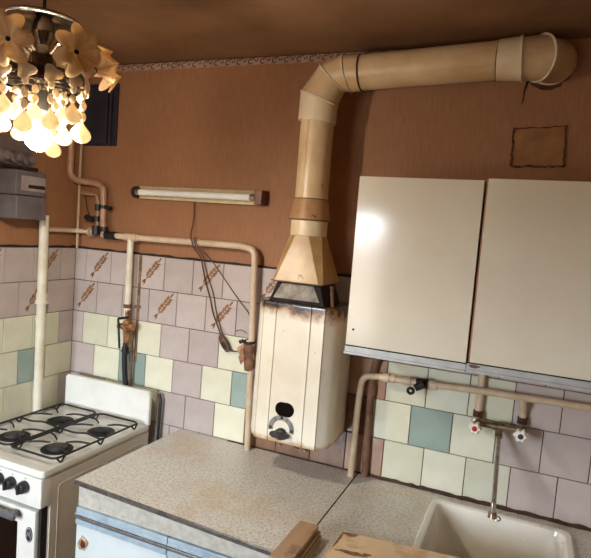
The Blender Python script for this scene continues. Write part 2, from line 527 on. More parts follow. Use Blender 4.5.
def motif_mesh():
    """printed ear of wheat with leaves, thin film on a tile's face (local x,z)"""
    bm = bmesh.new()
    def leaf(cx, cz, ang, L, w):
        pts = []
        for t, s in ((0, 0), (0.3, 1), (0.7, 0.8), (1, 0), (0.7, -0.8), (0.3, -1)):
            x, z = t * L, s * w
            pts.append(bm.verts.new((cx + x * math.cos(ang) - z * math.sin(ang), 0, cz + x * math.sin(ang) + z * math.cos(ang))))
        bm.faces.new(pts)
    d = math.radians(50)
    for i in range(6):
        t = -0.030 + i * 0.0125
        x, z = t * math.cos(d), t * math.sin(d)
        L = 0.024 + 0.004 * math.sin(i * 2.3)
        leaf(x, z, d + 0.55, L, 0.0042); leaf(x + 0.002, z, d - 0.55, L * 0.95, 0.0042)
    leaf(0.028, 0.034, d, 0.028, 0.004); leaf(0.02, 0.03, d - 0.9, 0.026, 0.003)
    for k in (-0.25, 0.3): leaf(-0.022, -0.028, d + PI + k, 0.026, 0.0035)
    leaf(-0.036, -0.046, d, 0.04, 0.0018)
    me = bpy.data.meshes.new('printed_motif'); bm.to_mesh(me); bm.free()
    me.materials.append(MATS['motif_brown'])
    return me


MOTIF = motif_mesh()


def add_tile(wall, a0, a1, row, mat, side, motif=False):
    """a0..a1 along the wall in metres, row counted down from the top"""
    gap = 0.0013
    w, h = a1 - a0 - 2 * gap, S - 2 * gap
    z = TOP - (row + 0.5) * S
    if row == 5: h -= 0.0
    me = tile_mesh(w, h)
    o = bpy.data.objects.new('tile', me); COL.objects.link(o); o.parent = wall
    o.material_slots[0].link = 'OBJECT'; o.material_slots[0].material = MATS[mat]
    tilt = [random.uniform(-0.004, 0.004) for _ in range(3)]
    c = (a0 + a1) / 2
    if side == 'back':
        o.location = (c, -0.002, z); o.rotation_euler = tilt
    else:
        o.location = (0.002, -c, z); o.rotation_euler = (tilt[0], tilt[1], PI / 2 + tilt[2])
    if motif:
        m = bpy.data.objects.new('printed_motif', MOTIF); COL.objects.link(m); m.parent = o
        m.location = (0.004, -TT - 0.0003, 0.004); m.scale = (1.2, 1, 1.25)
    return o


Mv, Cr, Pa, Te, Pk, Br = 'tile_mauve', 'tile_cream', 'tile_pale', 'tile_teal', 'tile_pink', 'tile_brown_shaded'
# joints of each row on the back wall in tile widths, then colours
rows_back = {
    0: ([0] + [0.5 + i for i in range(18)], [Mv] * 18, {1, 3, 5, 7}),
    1: ([i for i in range(19)], [Mv] * 18, {0, 3, 5, 8}),
    2: ([0] + [0.5 + i for i in range(9)] + [9.39 + i for i in range(9)],
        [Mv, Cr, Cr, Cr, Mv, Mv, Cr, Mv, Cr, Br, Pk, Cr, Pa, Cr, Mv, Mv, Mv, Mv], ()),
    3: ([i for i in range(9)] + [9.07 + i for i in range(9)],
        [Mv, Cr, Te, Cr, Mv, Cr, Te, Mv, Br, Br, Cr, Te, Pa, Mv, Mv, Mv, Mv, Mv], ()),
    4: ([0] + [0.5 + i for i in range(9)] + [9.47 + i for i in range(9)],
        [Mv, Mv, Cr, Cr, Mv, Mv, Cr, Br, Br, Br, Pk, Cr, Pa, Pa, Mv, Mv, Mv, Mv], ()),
    5: ([i for i in range(7)], [Mv] * 6, ()),
}
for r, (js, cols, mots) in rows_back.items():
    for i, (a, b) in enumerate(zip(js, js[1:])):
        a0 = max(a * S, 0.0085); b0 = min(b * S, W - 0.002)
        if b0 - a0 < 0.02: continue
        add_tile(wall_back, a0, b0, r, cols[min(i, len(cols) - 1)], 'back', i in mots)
rows_left = {
    0: ([0, 0.65, 1.66, 2.65, 3.65, 4.65, 5.65, 6.4], [Mv] * 7, {1, 3, 5}),
    1: ([0, 0.12, 1.12, 2.15, 3.15, 4.15, 5.15, 6.4], [Mv] * 7, {2, 4}),
    2: ([0, 0.62, 1.62, 2.62, 3.62, 4.62, 5.62, 6.4], [Mv, Cr, Cr, Cr, Cr, Mv, Cr], ()),
    3: ([0, 0.12, 1.12, 2.1, 3.1, 4.1, 5.1, 6.4], [Cr, Cr, Te, Cr, Cr, Te, Cr], ()),
    4: ([0, 0.55, 1.55, 2.52, 3.52, 4.52, 5.52, 6.4], [Mv, Cr, Cr, Cr, Mv, Cr, Cr], ()),
    5: ([0, 1, 2, 3, 4, 5, 6.4], [Mv] * 6, ()),
}
for r, (js, cols, mots) in rows_left.items():
    for i, (a, b) in enumerate(zip(js, js[1:])):
        if r in (1, 3):
            if i == 0: continue
            if i == 1: a = 0.0
        a0 = max(a * S, 0.0085)
        b0 = min(b * S, 0.96)
        if b0 - a0 < 0.02: continue
        add_tile(wall_left, a0, b0, r, cols[i], 'left', i in mots)
# recessed grout behind the tiles and the grimy line along their upper edge
obj('grout_bed', G().box(0.0, W - 0.001, -0.0045, 0.0, 0.68, TOP), 'grout', wall_back)
obj('grout_bed', G().box(0.0, 0.0045, -0.96, 0.0, 0.68, TOP), 'grout', wall_left)
def grime_line(pts0, n, along, off, seed):
    rnd = random.Random(seed)
    up, lo = [], []
    g = G()
    loops = []
    for i in range(n + 1):
        a = along[0] + (along[1] - along[0]) * i / n
        z0 = TOP - 0.0005; z1 = TOP + 0.006 + rnd.uniform(0, 0.005)
        if pts0 == 'back': loops.append([Vector((a, 0, z0)), Vector((a, -off, z0)), Vector((a, -off * 0.7, z1)), Vector((a, 0, z1))])
        else: loops.append([Vector((0, -a, z0)), Vector((off, -a, z0)), Vector((off * 0.7, -a, z1)), Vector((0, -a, z1))])
    return g.loft(loops)
obj('grime_line', grime_line('back', 90, (0.0, W - 0.001), 0.011, 1), 'grime', wall_back)
obj('grime_line', grime_line('left', 40, (0.0, 0.96), 0.011, 2), 'grime', wall_left)

# ---- paper border under the ceiling, scalloped print
g = G()
n = 150
loops = []
for i in range(n * 4 + 1):
    x = 0.0 + 2.05 * i / (n * 4)
    zb = H - 0.030 - 0.004 * abs(math.sin(PI * x / 0.055))
    loops.append([Vector((x, 0, zb)), Vector((x, -0.0025, zb)), Vector((x, -0.0025, H - 0.0005)), Vector((x, 0, H - 0.0005))])
g.loft(loops)
trim = struct('trim_1', g, 'border_ground', 'lace-patterned paper border under the ceiling', loc=(0, 0, H - 0.034))
g = G()
k = 0
x = 0.02
while x < 2.03:
    g.torus((x, -0.0026, H - 0.019), 0.0095, 0.0022, RX(PI / 2), 14, 4, (0.2 * PI, 1.75 * PI))
    g.torus((x + 0.027, -0.0026, H - 0.013), 0.006, 0.002, RX(PI / 2), 12, 4, (1.0 * PI, 2.3 * PI))
    g.box(x + 0.008, x + 0.02, -0.0042, -0.0022, H - 0.009, H - 0.006)
    x += 0.0545
o = obj('border_print', g, 'border_print', trim); o['kind'] = 'stuff'
obj('border_line', G().box(0, 2.05, -0.0048, -0.002, H - 0.005, H - 0.001), 'border_print', trim)

# brown gap filler where tiles meet the right-hand worktop
rnd = random.Random(8)
loops = []
for i in range(61):
    x = 1.53 + (W - 1.54) * i / 60
    d = 0.008 + rnd.uniform(0.0, 0.006); h = 0.840 + rnd.uniform(0, 0.006)
    loops.append([Vector((x, -0.009, 0.8362)), Vector((x, -0.010 - d, 0.8362)), Vector((x, -0.010 - d * 0.7, h)), Vector((x, -0.009, h + 0.004))])
struct('trim_2', G().loft(loops), 'grout', 'rotten brown filler strip between tiles and worktop', loc=(1.53, 0, 0.8362))

# ------------------------------------------------------------------ gas stove
SX0, SX1, SY0, SY1, SZ = 0.062, 0.545, -0.665, -0.065, 0.85
st = thing('gas_stove', 'white enamel gas stove with black grates in the tiled corner', 'stove', ((SX0 + SX1) / 2, (SY0 + SY1) / 2, 0))
obj('body', G().box(SX0 + 0.012, SX1 - 0.008, SY0 + 0.04, SY1, 0.05, SZ - 0.028, 0.004), 'stove_side', st)
# side panel with pressed-in frame
g = G().box(SX1 - 0.0079, SX1 - 0.004, SY0 + 0.045, SY1 - 0.003, 0.055, SZ - 0.034, 0.0015)
sp_ = obj('side_panel', g, 'stove_side', st)
for y0, y1 in ((-0.585, -0.37), (-0.335, -0.10)):
    g = G()
    pth = fillet([(SX1 - 0.004, y0, 0.12), (SX1 - 0.004, y0, 0.775), (SX1 - 0.004, y1, 0.775), (SX1 - 0.004, y1, 0.12), (SX1 - 0.004, y0, 0.12)], 0.02)
    g.tube(pth, 0.0014, 6)
    obj('pressed_frame', g, 'stove_side', sp_)
# top plate: a shallow tray with a raised rim and rolled front
cx, cy = (SX0 + SX1) / 2, (SY0 + SY1) / 2
hx, hy = (SX1 - SX0) / 2, (SY1 - SY0) / 2
g = G().loft([rrect(cx, cy, hx - 0.004, hy - 0.004, 0.012, SZ - 0.027), rrect(cx, cy, hx, hy, 0.014, SZ - 0.022), rrect(cx, cy, hx, hy, 0.014, SZ - 0.006),
              rrect(cx, cy, hx - 0.004, hy - 0.004, 0.012, SZ), rrect(cx, cy + 0.018, hx - 0.022, hy - 0.036, 0.02, SZ), rrect(cx, cy + 0.018, hx - 0.030, hy - 0.044, 0.02, SZ - 0.005)])
obj('top_plate', g, 'stove_enamel', st)
# upright backsplash
def upright(x0, x1, z0, z1, y, th, r=0.022):
    pts = []
    for qx, a0, cxx, czz in ((1, 0, x1 - r, z1 - r), (-1, 90, x0 + r, z1 - r)):
        for i in range(6):
            a = math.radians(a0 + 18 * i); pts.append(Vector((cxx + r * math.cos(a), y, czz + r * math.sin(a))))
    pts += [Vector((x0, y, z0)), Vector((x1, y, z0))]
    c = sum(pts, Vector()) / len(pts)
    def ins(k, dy): return [Vector((p.x + (c.x - p.x) * k * 0.3, p.y + dy, p.z + (c.z - p.z) * k)) for p in pts]
    return G().loft([ins(0.05, 0), ins(0, -0.004), ins(0, -th + 0.004), ins(0.05, -th)])
obj('backsplash', upright(SX0 + 0.002, SX1 + 0.008, SZ + 0.002, 1.006, -0.072, 0.022), 'stove_enamel', st)
BUR = [(0.2, -0.25, 0.047), (0.43, -0.25, 0.047), (0.19, -0.48, 0.05), (0.42, -0.48, 0.05)]
for i, (bx, by, br) in enumerate(BUR):
    b = obj('burner', G().lathe([(br + 0.010, SZ - 0.006), (br + 0.010, SZ - 0.0018), (br + 0.004, SZ + 0.0005), (br - 0.006, SZ - 0.002), (br - 0.010, SZ - 0.002), (br - 0.012, SZ + 0.001)], T(bx, by, 0), 28), 'hob_black', st)
    obj('burner_cap', G().lathe([(br - 0.013, SZ + 0.001), (br - 0.011, SZ + 0.003), (br - 0.011, SZ + 0.006), (br - 0.016, SZ + 0.008), (0.006, SZ + 0.009)], T(bx, by, 0), 24), 'hob_black' if i < 2 else 'burner_grey', b)
# two wire grates, one over the left pair and one over the right pair of burners
for (gx0, gx1) in ((0.085, 0.300), (0.318, 0.532)):
    g = G()
    z = SZ + 0.022
    def wav(x, y, k): return (x, y, z + k)
    gy0, gy1 = -0.600, -0.130
    mid = (gy0 + gy1) / 2; xm = (gx0 + gx1) / 2
    fr = fillet([(gx0, gy0, z), (gx1, gy0, z), (gx1, gy1, z), (gx0, gy1, z), (gx0, gy0, z)], 0.03)
    frame = G().tube(fr, 0.0042, 6)
    gr = obj('grate', frame, 'black_iron', st)
    # kinks and feet: wavy rods down to the plate
    for fx in (gx0, gx1):
        for fy in (gy0 + 0.03, mid, gy1 - 0.03):
            obj('grate_foot', G().tube(fillet([(fx, fy - 0.02, z), (fx, fy, z - 0.024), (fx, fy + 0.02, z)], 0.012), 0.0036, 6), 'black_iron', gr)
    obj('cross_rod', G().tube(fillet([(gx0, mid, z), (xm - 0.02, mid - 0.012, z + 0.004), (xm + 0.02, mid + 0.012, z + 0.004), (gx1, mid, z)], 0.02), 0.0042, 6), 'black_iron', gr)
    for by in (-0.25, -0.48):
        for ang in (45, 135, 225, 315):
            a = math.radians(ang)
            ex = gx1 if math.cos(a) > 0 else gx0
            dx = (ex - xm)
            obj('finger', G().tube(fillet([(ex, by + math.sin(a) * 0.085, z), (xm + dx * 0.55, by + math.sin(a) * 0.055, z + 0.006), (xm + dx * 0.22, by + math.sin(a) * 0.022, z + 0.002)], 0.02), [0.0042] * 8 + [0.003], 6), 'black_iron', gr)
# front: control panel with knobs, oven door
yf = SY0 - 0.002
obj('control_panel', G().box(SX0 + 0.004, SX1 - 0.002, yf, SY0 + 0.05, 0.712, SZ - 0.028, 0.008), 'stove_enamel', st)
for kx in (0.151, 0.216, 0.280, 0.343, 0.404, 0.468):
    k = obj('knob', G().lathe([(0.021, 0), (0.023, 0.006), (0.021, 0.020), (0.018, 0.028), (0.012, 0.031)], T(kx, yf, 0.782) @ RX(PI / 2), 20), 'knob_black', st)
    obj('grip', G().box(kx - 0.005, kx + 0.005, yf - 0.038, yf - 0.026, 0.764, 0.800, 0.003), 'knob_black', k)
    obj('setting_mark', G().box(kx - 0.004, kx + 0.004, yf - 0.001, yf + 0.001, 0.8105, 0.813), 'green_mark', st)
obj('door_gap_shade', G().box(SX1 - 0.0215, SX1 - 0.0095, SY0 + 0.012, SY0 + 0.0395, 0.10, 0.708), 'soot_and_gap_black', st)  # black bar stands in for the shade beside the ajar oven door
door = obj('oven_door', G().box(SX0 + 0.006, SX1 - 0.022, SY0 - 0.004, SY0 + 0.036, 0.20, 0.700, 0.009), 'stove_enamel', st)
obj('oven_glass', G().box(SX0 + 0.06, SX1 - 0.105, SY0 - 0.0065, SY0 + 0.01, 0.30, 0.645, 0.002), 'oven_glass', door)
hd = G().box(SX0 + 0.05, SX1 - 0.082, SY0 - 0.046, SY0 - 0.026, 0.668, 0.694, 0.007)
hd.box(SX0 + 0.07, SX0 + 0.09, SY0 - 0.03, SY0 - 0.002, 0.672, 0.690).box(SX1 - 0.115, SX1 - 0.095, SY0 - 0.03, SY0 - 0.002, 0.672, 0.690)
obj('door_handle', hd, 'handle_grey', door)
bd = obj('badge', G().lathe([(1, 0), (1, 0.002), (0.9, 0.003)], T(0.498, SY0 - 0.004, 0.612) @ RX(PI / 2) @ Matrix.Diagonal((0.0165, 0.028, 1, 1)), 24), 'badge_dark', door)
g = G().torus((0.498, SY0 - 0.0070, 0.612), 1.0, 0.06, RX(PI / 2) @ Matrix.Diagonal((0.0135, 0.024, 0.01, 1)), 24, 6)
g.tube([(0.490, SY0 - 0.0075, 0.604), (0.494, SY0 - 0.0075, 0.622), (0.498, SY0 - 0.0075, 0.610), (0.502, SY0 - 0.0075, 0.622), (0.506, SY0 - 0.0075, 0.604)], 0.0014, 5)
obj('badge_emblem', g, 'aluminium', bd)
obj('drawer_front', G().box(SX0 + 0.006, SX1 - 0.022, SY0, SY0 + 0.036, 0.06, 0.19, 0.006), 'stove_enamel', st)
for fx in (SX0 + 0.05, SX1 - 0.05):
    for fy in (SY0 + 0.09, SY1 - 0.06):
        obj('foot', G().lathe([(0.018, 0), (0.018, 0.012), (0.012, 0.05)], T(fx, fy, 0), 14), 'black_rubber', st)

# ------------------------------------------------------------------ base cabinets, worktops
CZ = 0.836
def base_cabinet(name, label, x0, x1, yf, split, rust):
    t = thing(name, label, 'cabinet', ((x0 + x1) / 2, yf / 2, 0))
    obj('body', G().box(x0, x0 + 0.018, yf + 0.022, -0.02, 0.08, CZ - 0.020).box(x1 - 0.018, x1, yf + 0.022, -0.02, 0.08, CZ - 0.020)
        .box(x0 + 0.018, x1 - 0.018, yf + 0.022, -0.02, 0.08, 0.098).box(x0 + 0.018, x1 - 0.018, -0.032, -0.02, 0.098, CZ - 0.020), 'carcass', t)
    obj('plinth', G().box(x0 + 0.02, x1 - 0.02, yf + 0.07, -0.05, 0.0, 0.0795), 'dark_metal', t)
    obj('fascia', G().box(x0, x1, yf + 0.004, yf + 0.0215, 0.742, CZ - 0.0205, 0.0015), 'laminate_edge', t)
    xs = [x0] + split + [x1]
    for a, b in zip(xs, xs[1:]):
        r = obj('rail', G().box(a + 0.001, b - 0.001, yf - 0.006, yf + 0.0215, 0.716, 0.7405, 0.003).box(a + 0.001, b - 0.001, yf - 0.010, yf - 0.005, 0.7165, 0.7215, 0.001), 'blue_rail', t)
        obj('chrome_bead', G().box(a + 0.001, b - 0.001, yf - 0.013, yf - 0.004, 0.7085, 0.7140, 0.0015), 'chrome', r)
        obj('dark_gap', G().box(a + 0.001, b - 0.001, yf - 0.003, yf + 0.0215, 0.7025, 0.7075), 'joint_and_gap_dark', r)
        d = obj('door', G().box(a + 0.002, b - 0.002, yf - 0.002, yf + 0.0215, 0.10, 0.700, 0.003), 'base_white', t)
        obj('door_edging', G().box(a + 0.002, b - 0.002, yf - 0.008, yf - 0.001, 0.680, 0.7000, 0.002), 'blue_rail', d)
        if rust:
            rnd = random.Random(11)
            px, pz = a + 0.036, 0.612
            for rr, dep, mm, nm in ((0.028, 0.0012, 'rust_pale', 'rust_ring'), (0.014, 0.002, 'rust_dark', 'screw_hole')):
                pts = [Vector((px + rr * 0.8 * (1 + rnd.uniform(-0.25, 0.25)) * math.cos(q), yf - 0.0019, pz + rr * (1 + rnd.uniform(-0.25, 0.25)) * math.sin(q))) for q in [2 * PI * i / 14 for i in range(14)]]
                obj(nm, G().poly(pts, (0, -dep, 0)), mm, d)
            rust = False
    return t
base_cabinet('base_cabinet', 'white base cabinet with pale blue rail and rusty screw hole, beside the stove', 0.664, 1.494, -0.618, [1.05], True)
base_cabinet('base_cabinet', 'base cabinet under the sink', 1.506, 2.70, -0.615, [2.10], False)

g = G().poly([(0.652, -0.622, CZ - 0.018), (1.498, -0.668, CZ - 0.018), (1.498, -0.012, CZ - 0.018), (0.668, -0.012, CZ - 0.018)], (0, 0, 0.018))
wt = tag(obj('worktop', g, 'laminate', loc=(1.08, -0.33, CZ - 0.018)), 'speckled pale laminate worktop under the water heater', 'worktop', 'worktops')
e0, e1 = Vector((0.652, -0.622, 0)), Vector((1.498, -0.668, 0))
dv = (e1 - e0).normalized(); nv = Vector((dv.y, -dv.x, 0))
g = G().loft([[e + nv * a + Vector((0, 0, z)) for a, z in ((0.0003, CZ - 0.016), (0.004, CZ - 0.0155), (0.0045, CZ - 0.003), (0.0003, CZ + 0.0006))] for e in (e0, e1)])
obj('edge_strip', g, 'edge_metal', wt)

# right worktop: four pieces joined around the sink cut-out in one mesh
SKX0, SKX1, SKY0, SKY1 = 1.800, 2.252, -0.560, -0.088
g = G()
XS = [1.503, SKX0 + 0.02, SKX1 - 0.02, 2.70]; YS = [-0.668, SKY0 + 0.02, SKY1 - 0.02, -0.012]
vv = {}
for lv, z in ((0, CZ - 0.018), (1, CZ)):
    for i, x in enumerate(XS):
        for j, y in enumerate(YS): vv[i, j, lv] = g.bm.verts.new((x, y, z))
for i in range(3):
    for j in range(3):
        if (i, j) == (1, 1): continue
        for lv in (0, 1):
            g.bm.faces.new([vv[a, b, lv] for a, b in ((i, j), (i + 1, j), (i + 1, j + 1), (i, j + 1))])
def wallq(a, b): g.bm.faces.new([vv[(*a, 0)], vv[(*b, 0)], vv[(*b, 1)], vv[(*a, 1)]])
for i in range(3):
    wallq((i, 0), (i + 1, 0)); wallq((i, 3), (i + 1, 3)); wallq((0, i), (0, i + 1)); wallq((3, i), (3, i + 1))
wallq((1, 1), (2, 1)); wallq((1, 2), (2, 2)); wallq((1, 1), (1, 2)); wallq((2, 1), (2, 2))
wt2 = tag(obj('worktop', g, 'laminate', loc=(2.1, -0.33, CZ - 0.018)), 'speckled laminate worktop around the white sink', 'worktop', 'worktops')
obj('joint_strip', G().box(1.4985, 1.5025, -0.665, -0.012, CZ - 0.017, CZ + 0.0008), 'joint_and_gap_dark', wt2)
obj('edge_strip', G().box(1.503, 2.70, -0.673, -0.6685, CZ - 0.021, CZ + 0.0006, 0.001), 'edge_metal', wt2)

# ------------------------------------------------------------------ sink
cx, cy = (SKX0 + SKX1) / 2, (SKY0 + SKY1) / 2
hx, hy = (SKX1 - SKX0) / 2, (SKY1 - SKY0) / 2
sk = thing('sink', 'white enamel sink set into the worktop below the tap', 'sink', (cx, cy, CZ))
RZt = 0.852
prof = [(0, 0.030, CZ + 0.0004), (0.0, 0.034, RZt - 0.004), (0.004, 0.032, RZt), (0.016, 0.030, RZt), (0.022, 0.032, RZt - 0.004), (0.027, 0.042, RZt - 0.025),
        (0.034, 0.055, RZt - 0.10), (0.044, 0.065, RZt - 0.165), (0.070, 0.07, RZt - 0.188), (0.150, 0.05, RZt - 0.195)]
g = G().loft([rrect(cx, cy - (0.03 if False else 0), hx - i, hy - i - (0.0), r, z, 6) for i, r, z in prof], False, True)
obj('basin', g, 'sink_enamel', sk)
dr = obj('drain', G().lathe([(0.034, RZt - 0.1955), (0.034, RZt - 0.192), (0.028, RZt - 0.191), (0.024, RZt - 0.194), (0.002, RZt - 0.194)], T(cx, cy, 0), 24), 'chrome', sk)
obj('drain_cross', G().box(cx - 0.022, cx + 0.022, cy - 0.002, cy + 0.002, RZt - 0.194, RZt - 0.191).box(cx - 0.002, cx + 0.002, cy - 0.022, cy + 0.022, RZt - 0.194, RZt - 0.191), 'chrome', dr)

# ------------------------------------------------------------------ wall tap
tp = thing('tap', 'old wall tap with white handles, red and blue caps, above the sink', 'tap', (1.995, -0.05, 1.13))
obj('mixer_body', G().tube([(1.922, -0.062, 1.142), (2.064, -0.062, 1.146)], 0.0105, 14).tube([(1.975, -0.062, 1.1435), (2.016, -0.062, 1.1445)], 0.015, 14), 'chrome_dirty', tp)
for vx, vz, cap in ((1.920, 1.142, 'valve_red'), (2.066, 1.146, 'valve_blue')):
    v = obj('valve', G().tube([(vx, -0.020, vz), (vx, -0.098, vz - 0.003)], 0.0125, 12).lathe([(0.019, 0), (0.019, 0.012)], T(vx, -0.040, vz) @ RX(PI / 2), 6), 'chrome_dirty', tp)
    g = G()
    n = 36
    def star(r, y): return [Vector((vx + (r + 0.003 * math.cos(6 * 2 * PI * i / n)) * math.cos(2 * PI * i / n), y, vz - 0.004 + (r + 0.003 * math.cos(6 * 2 * PI * i / n)) * math.sin(2 * PI * i / n))) for i in range(n)]
    g.loft([star(0.014, -0.094), star(0.0195, -0.098), star(0.0205, -0.116), star(0.016, -0.122)])
    h = obj('handle', g, 'valve_white', tp)
    obj('cap', G().lathe([(0.009, 0), (0.009, 0.002), (0.006, 0.0032)], T(vx, -0.1215, vz - 0.004) @ RX(PI / 2), 18), cap, h)
obj('collar', G().tube([(1.996, -0.064, 1.132), (1.998, -0.082, 1.112)], 0.0125, 14), 'chrome_dirty', tp)
sp = fillet([(1.997, -0.075, 1.120), (2.000, -0.100, 1.094), (2.009, -0.285, 0.968), (2.009, -0.302, 0.936)], 0.03, 6)
obj('spout', G().tube(sp, 0.0078, 14), 'chrome', tp)
nz = obj('nozzle', G().tube([(2.009, -0.3015, 0.946), (2.0095, -0.3035, 0.930)], [0.0125, 0.0135], 16), 'chrome_dirty', tp)
obj('ring', G().torus((2.024, -0.304, 0.9315), 0.0095, 0.0022, RX(0.3), 18, 6), 'chrome', nz)

# water pipes above the sink
wp = thing('water_pipe', 'rust-spotted cream water pipe under the wall cabinets', 'pipe', (1.9, -0.04, 1.15))
obj('run', G().tube([(1.565, -0.06, 1.243), (1.70, -0.06, 1.246), (1.95, -0.06, 1.257), (2.72, -0.06, 1.270)], 0.0125, 12), 'pipe_paint', wp)
obj('riser', G().tube(fillet([(1.921, -0.028, 1.345), (1.922, -0.030, 1.25), (1.921, -0.030, 1.152)], 0.02), 0.0135, 12), 'pipe_paint', wp)
obj('branch', G().tube(fillet([(2.058, -0.060, 1.256), (2.064, -0.058, 1.236), (2.067, -0.03, 1.20), (2.067, -0.028, 1.156)], 0.02), 0.012, 12), 'pipe_paint', wp)
for a, b, r in ((1.575, 1.60, 0.0165), (1.605, 1.622, 0.0155), (1.655, 1.68, 0.017), (1.745, 1.775, 0.0165)):
    obj('fitting', G().tube([(a, -0.06, 1.2432 + (a - 1.565) * 0.022), (b, -0.06, 1.2432 + (b - 1.565) * 0.022)], r, 10), 'pipe_paint', wp)
for vx, vz in ((1.921, 1.168), (2.067, 1.172)):
    obj('nut', G().tube([(vx, -0.029, vz - 0.012), (vx, -0.029, vz + 0.010)], 0.019, 6), 'rust_dark', wp)
sc = thing('shutoff_cock', 'dark iron cock with a flat looped lever on the water pipe', 'valve', (1.715, -0.06, 1.22))
obj('cock_body', G().tube([(1.700, -0.06, 1.2465), (1.742, -0.06, 1.2475)], 0.0185, 12).tube([(1.721, -0.06, 1.247), (1.721, -0.094, 1.247)], 0.0125, 12), 'dark_metal', sc)
lv = G().tube([(1.728, -0.094, 1.252), (1.704, -0.106, 1.236)], [0.016, 0.012], 10).torus((1.691, -0.112, 1.226), 0.010, 0.0055, RX(PI / 2), 18, 8)
obj('lever', lv, 'dark_metal', sc)

dp = thing('drain_side_pipe', 'cream bent pipe rising between heater and wall cabinet', 'pipe', (1.49, -0.05, 0.84))
obj('tube', G().tube(fillet([(1.484, -0.055, CZ + 0.001), (1.489, -0.055, 1.15), (1.497, -0.055, 1.235), (1.560, -0.058, 1.243), (1.572, -0.06, 1.2435)], 0.06, 8), 0.0125, 12), 'pipe_paint', dp)
rp = thing('rusty_pipe', 'brown rusty water pipe behind the cream bent pipe', 'pipe', (1.525, -0.03, 0.84))
obj('tube', G().tube(fillet([(1.531, -0.025, CZ + 0.001), (1.527, -0.025, 1.19), (1.530, -0.025, 1.26), (1.548, -0.03, 1.33), (1.552, -0.03, 1.40)], 0.05), 0.0145, 12), 'pipe_rust', rp)
obj('fitting', G().tube([(1.5285, -0.025, 1.16), (1.528, -0.025, 1.20)], 0.0165, 10), 'pipe_rust', rp)

# ------------------------------------------------------------------ water heater
HX, HB, HT = 1.280, 0.985, 1.503
ht = thing('water_heater', 'old white gas water heater with sooty rim, above the worktop', 'water heater', (HX, -0.15, HB))
half = [(0.156, -0.034), (0.162, -0.170), (0.159, -0.212), (0.149, -0.238), (0.122, -0.264), (0.1215, -0.2695), (0.118, -0.2695), (0.117, -0.2665),
        (0.071, -0.2665), (0.070, -0.2715), (0.066, -0.2715), (0.065, -0.2675)]
sec = [(x, y) for x, y in half] + [(-x, y) for x, y in reversed(half)]
def hsec(z, k, ky, dy=0.0): return [Vector((HX + x * k, -0.03 + (y + 0.03) * ky + dy, z)) for x, y in sec]
casing = G().loft([hsec(HB + 0.012, 0.90, 0.90), hsec(HB, 0.945, 0.945), hsec(HB + 0.003, 0.975, 0.972), hsec(HB + 0.012, 0.993, 0.992), hsec(HB + 0.028, 1, 1),
                   hsec(HT - 0.012, 0.985, 1), hsec(HT - 0.003, 0.975, 0.99), hsec(HT, 0.955, 0.965)])
obj('casing', casing, 'heater_enamel', ht, smooth=30)
obj('back_plate', G().box(HX - 0.15, HX + 0.15, -0.035, -0.0105, HB + 0.03, HT - 0.02), 'grey_metal', ht)
# viewing window and dial
def stadium(cx, cz, hx, hz, y, tilt=0.12, n=24):
    pts = []
    for i in range(n):
        a = 2 * PI * i / n
        x = (hx - hz) * (1 if math.cos(a) > 0 else -1) + hz * math.cos(a); z = hz * math.sin(a)
        pts.append(Vector((cx + x, y, cz + z)))
    return pts
yF = -0.2675
obj('viewing_window', G().poly(stadium(HX - 0.004, 1.116, 0.037, 0.0265, yF + 0.002), (0, -0.0035, 0)), 'oven_glass', ht)
g = G()
loops = []
for i in range(17):
    a = math.radians(-12 + 204 * i / 16)
    c0, s0 = math.cos(a), math.sin(a)
    loops.append([Vector((HX - 0.012 + r * c0, yF + dy, 1.042 + r * s0)) for r, dy in ((0.033, 0.001), (0.033, -0.0015), (0.051, -0.0015), (0.051, 0.001))])
g.loft(loops)
ds = obj('dial_scale', g, 'grey_metal', ht)
for a, w in ((0, 0.006), (60, 0.0015), (90, 0.006), (125, 0.0015), (180, 0.006)):
    a = math.radians(a)
    p = Vector((HX - 0.012 + 0.042 * math.cos(a), yF - 0.0022, 1.042 + 0.042 * math.sin(a)))
    if w > 0.004: obj('scale_mark', G().lathe([(w, 0), (w, 0.0008)], T(p.x, p.y + 0.0008, p.z) @ RX(PI / 2), 10), 'black_iron', ds)
    else: obj('scale_mark', G().tube([p - Vector((math.cos(a), 0, math.sin(a))) * 0.006, p + Vector((math.cos(a), 0, math.sin(a))) * 0.006], w * 0.7, 5), 'black_iron', ds)
kb = obj('knob', G().lathe([(0.021, 0), (0.022, 0.012), (0.018, 0.020), (0.010, 0.022)], T(HX - 0.010, yF + 0.0005, 1.026) @ RX(PI / 2), 20), 'dark_metal', ht)
kp = [(HX - 0.046, 1.022), (HX - 0.034, 1.014), (HX + 0.012, 1.014), (HX + 0.026, 1.022), (HX + 0.028, 1.030), (HX + 0.012, 1.036), (HX - 0.034, 1.036), (HX - 0.046, 1.031)]
obj('knob_grip', G().poly([Vector((x, yF - 0.012, z)) for x, z in kp], (0, -0.013, 0)), 'dark_metal', kb)
for px, rr, zz in ((-0.085, 0.010, 0.04), (-0.06, 0.008, 0.055), (0.01, 0.009, 0.05), (0.045, 0.012, 0.05), (0.085, 0.009, 0.04)):
    obj('connection', G().tube([(HX + px, -0.15, HB - zz), (HX + px, -0.15, HB + 0.02)], rr, 10).tube([(HX + px, -0.15, HB - zz + 0.008), (HX + px, -0.15, HB - zz + 0.024)], rr * 1.5, 6), 'chrome_dirty', ht)
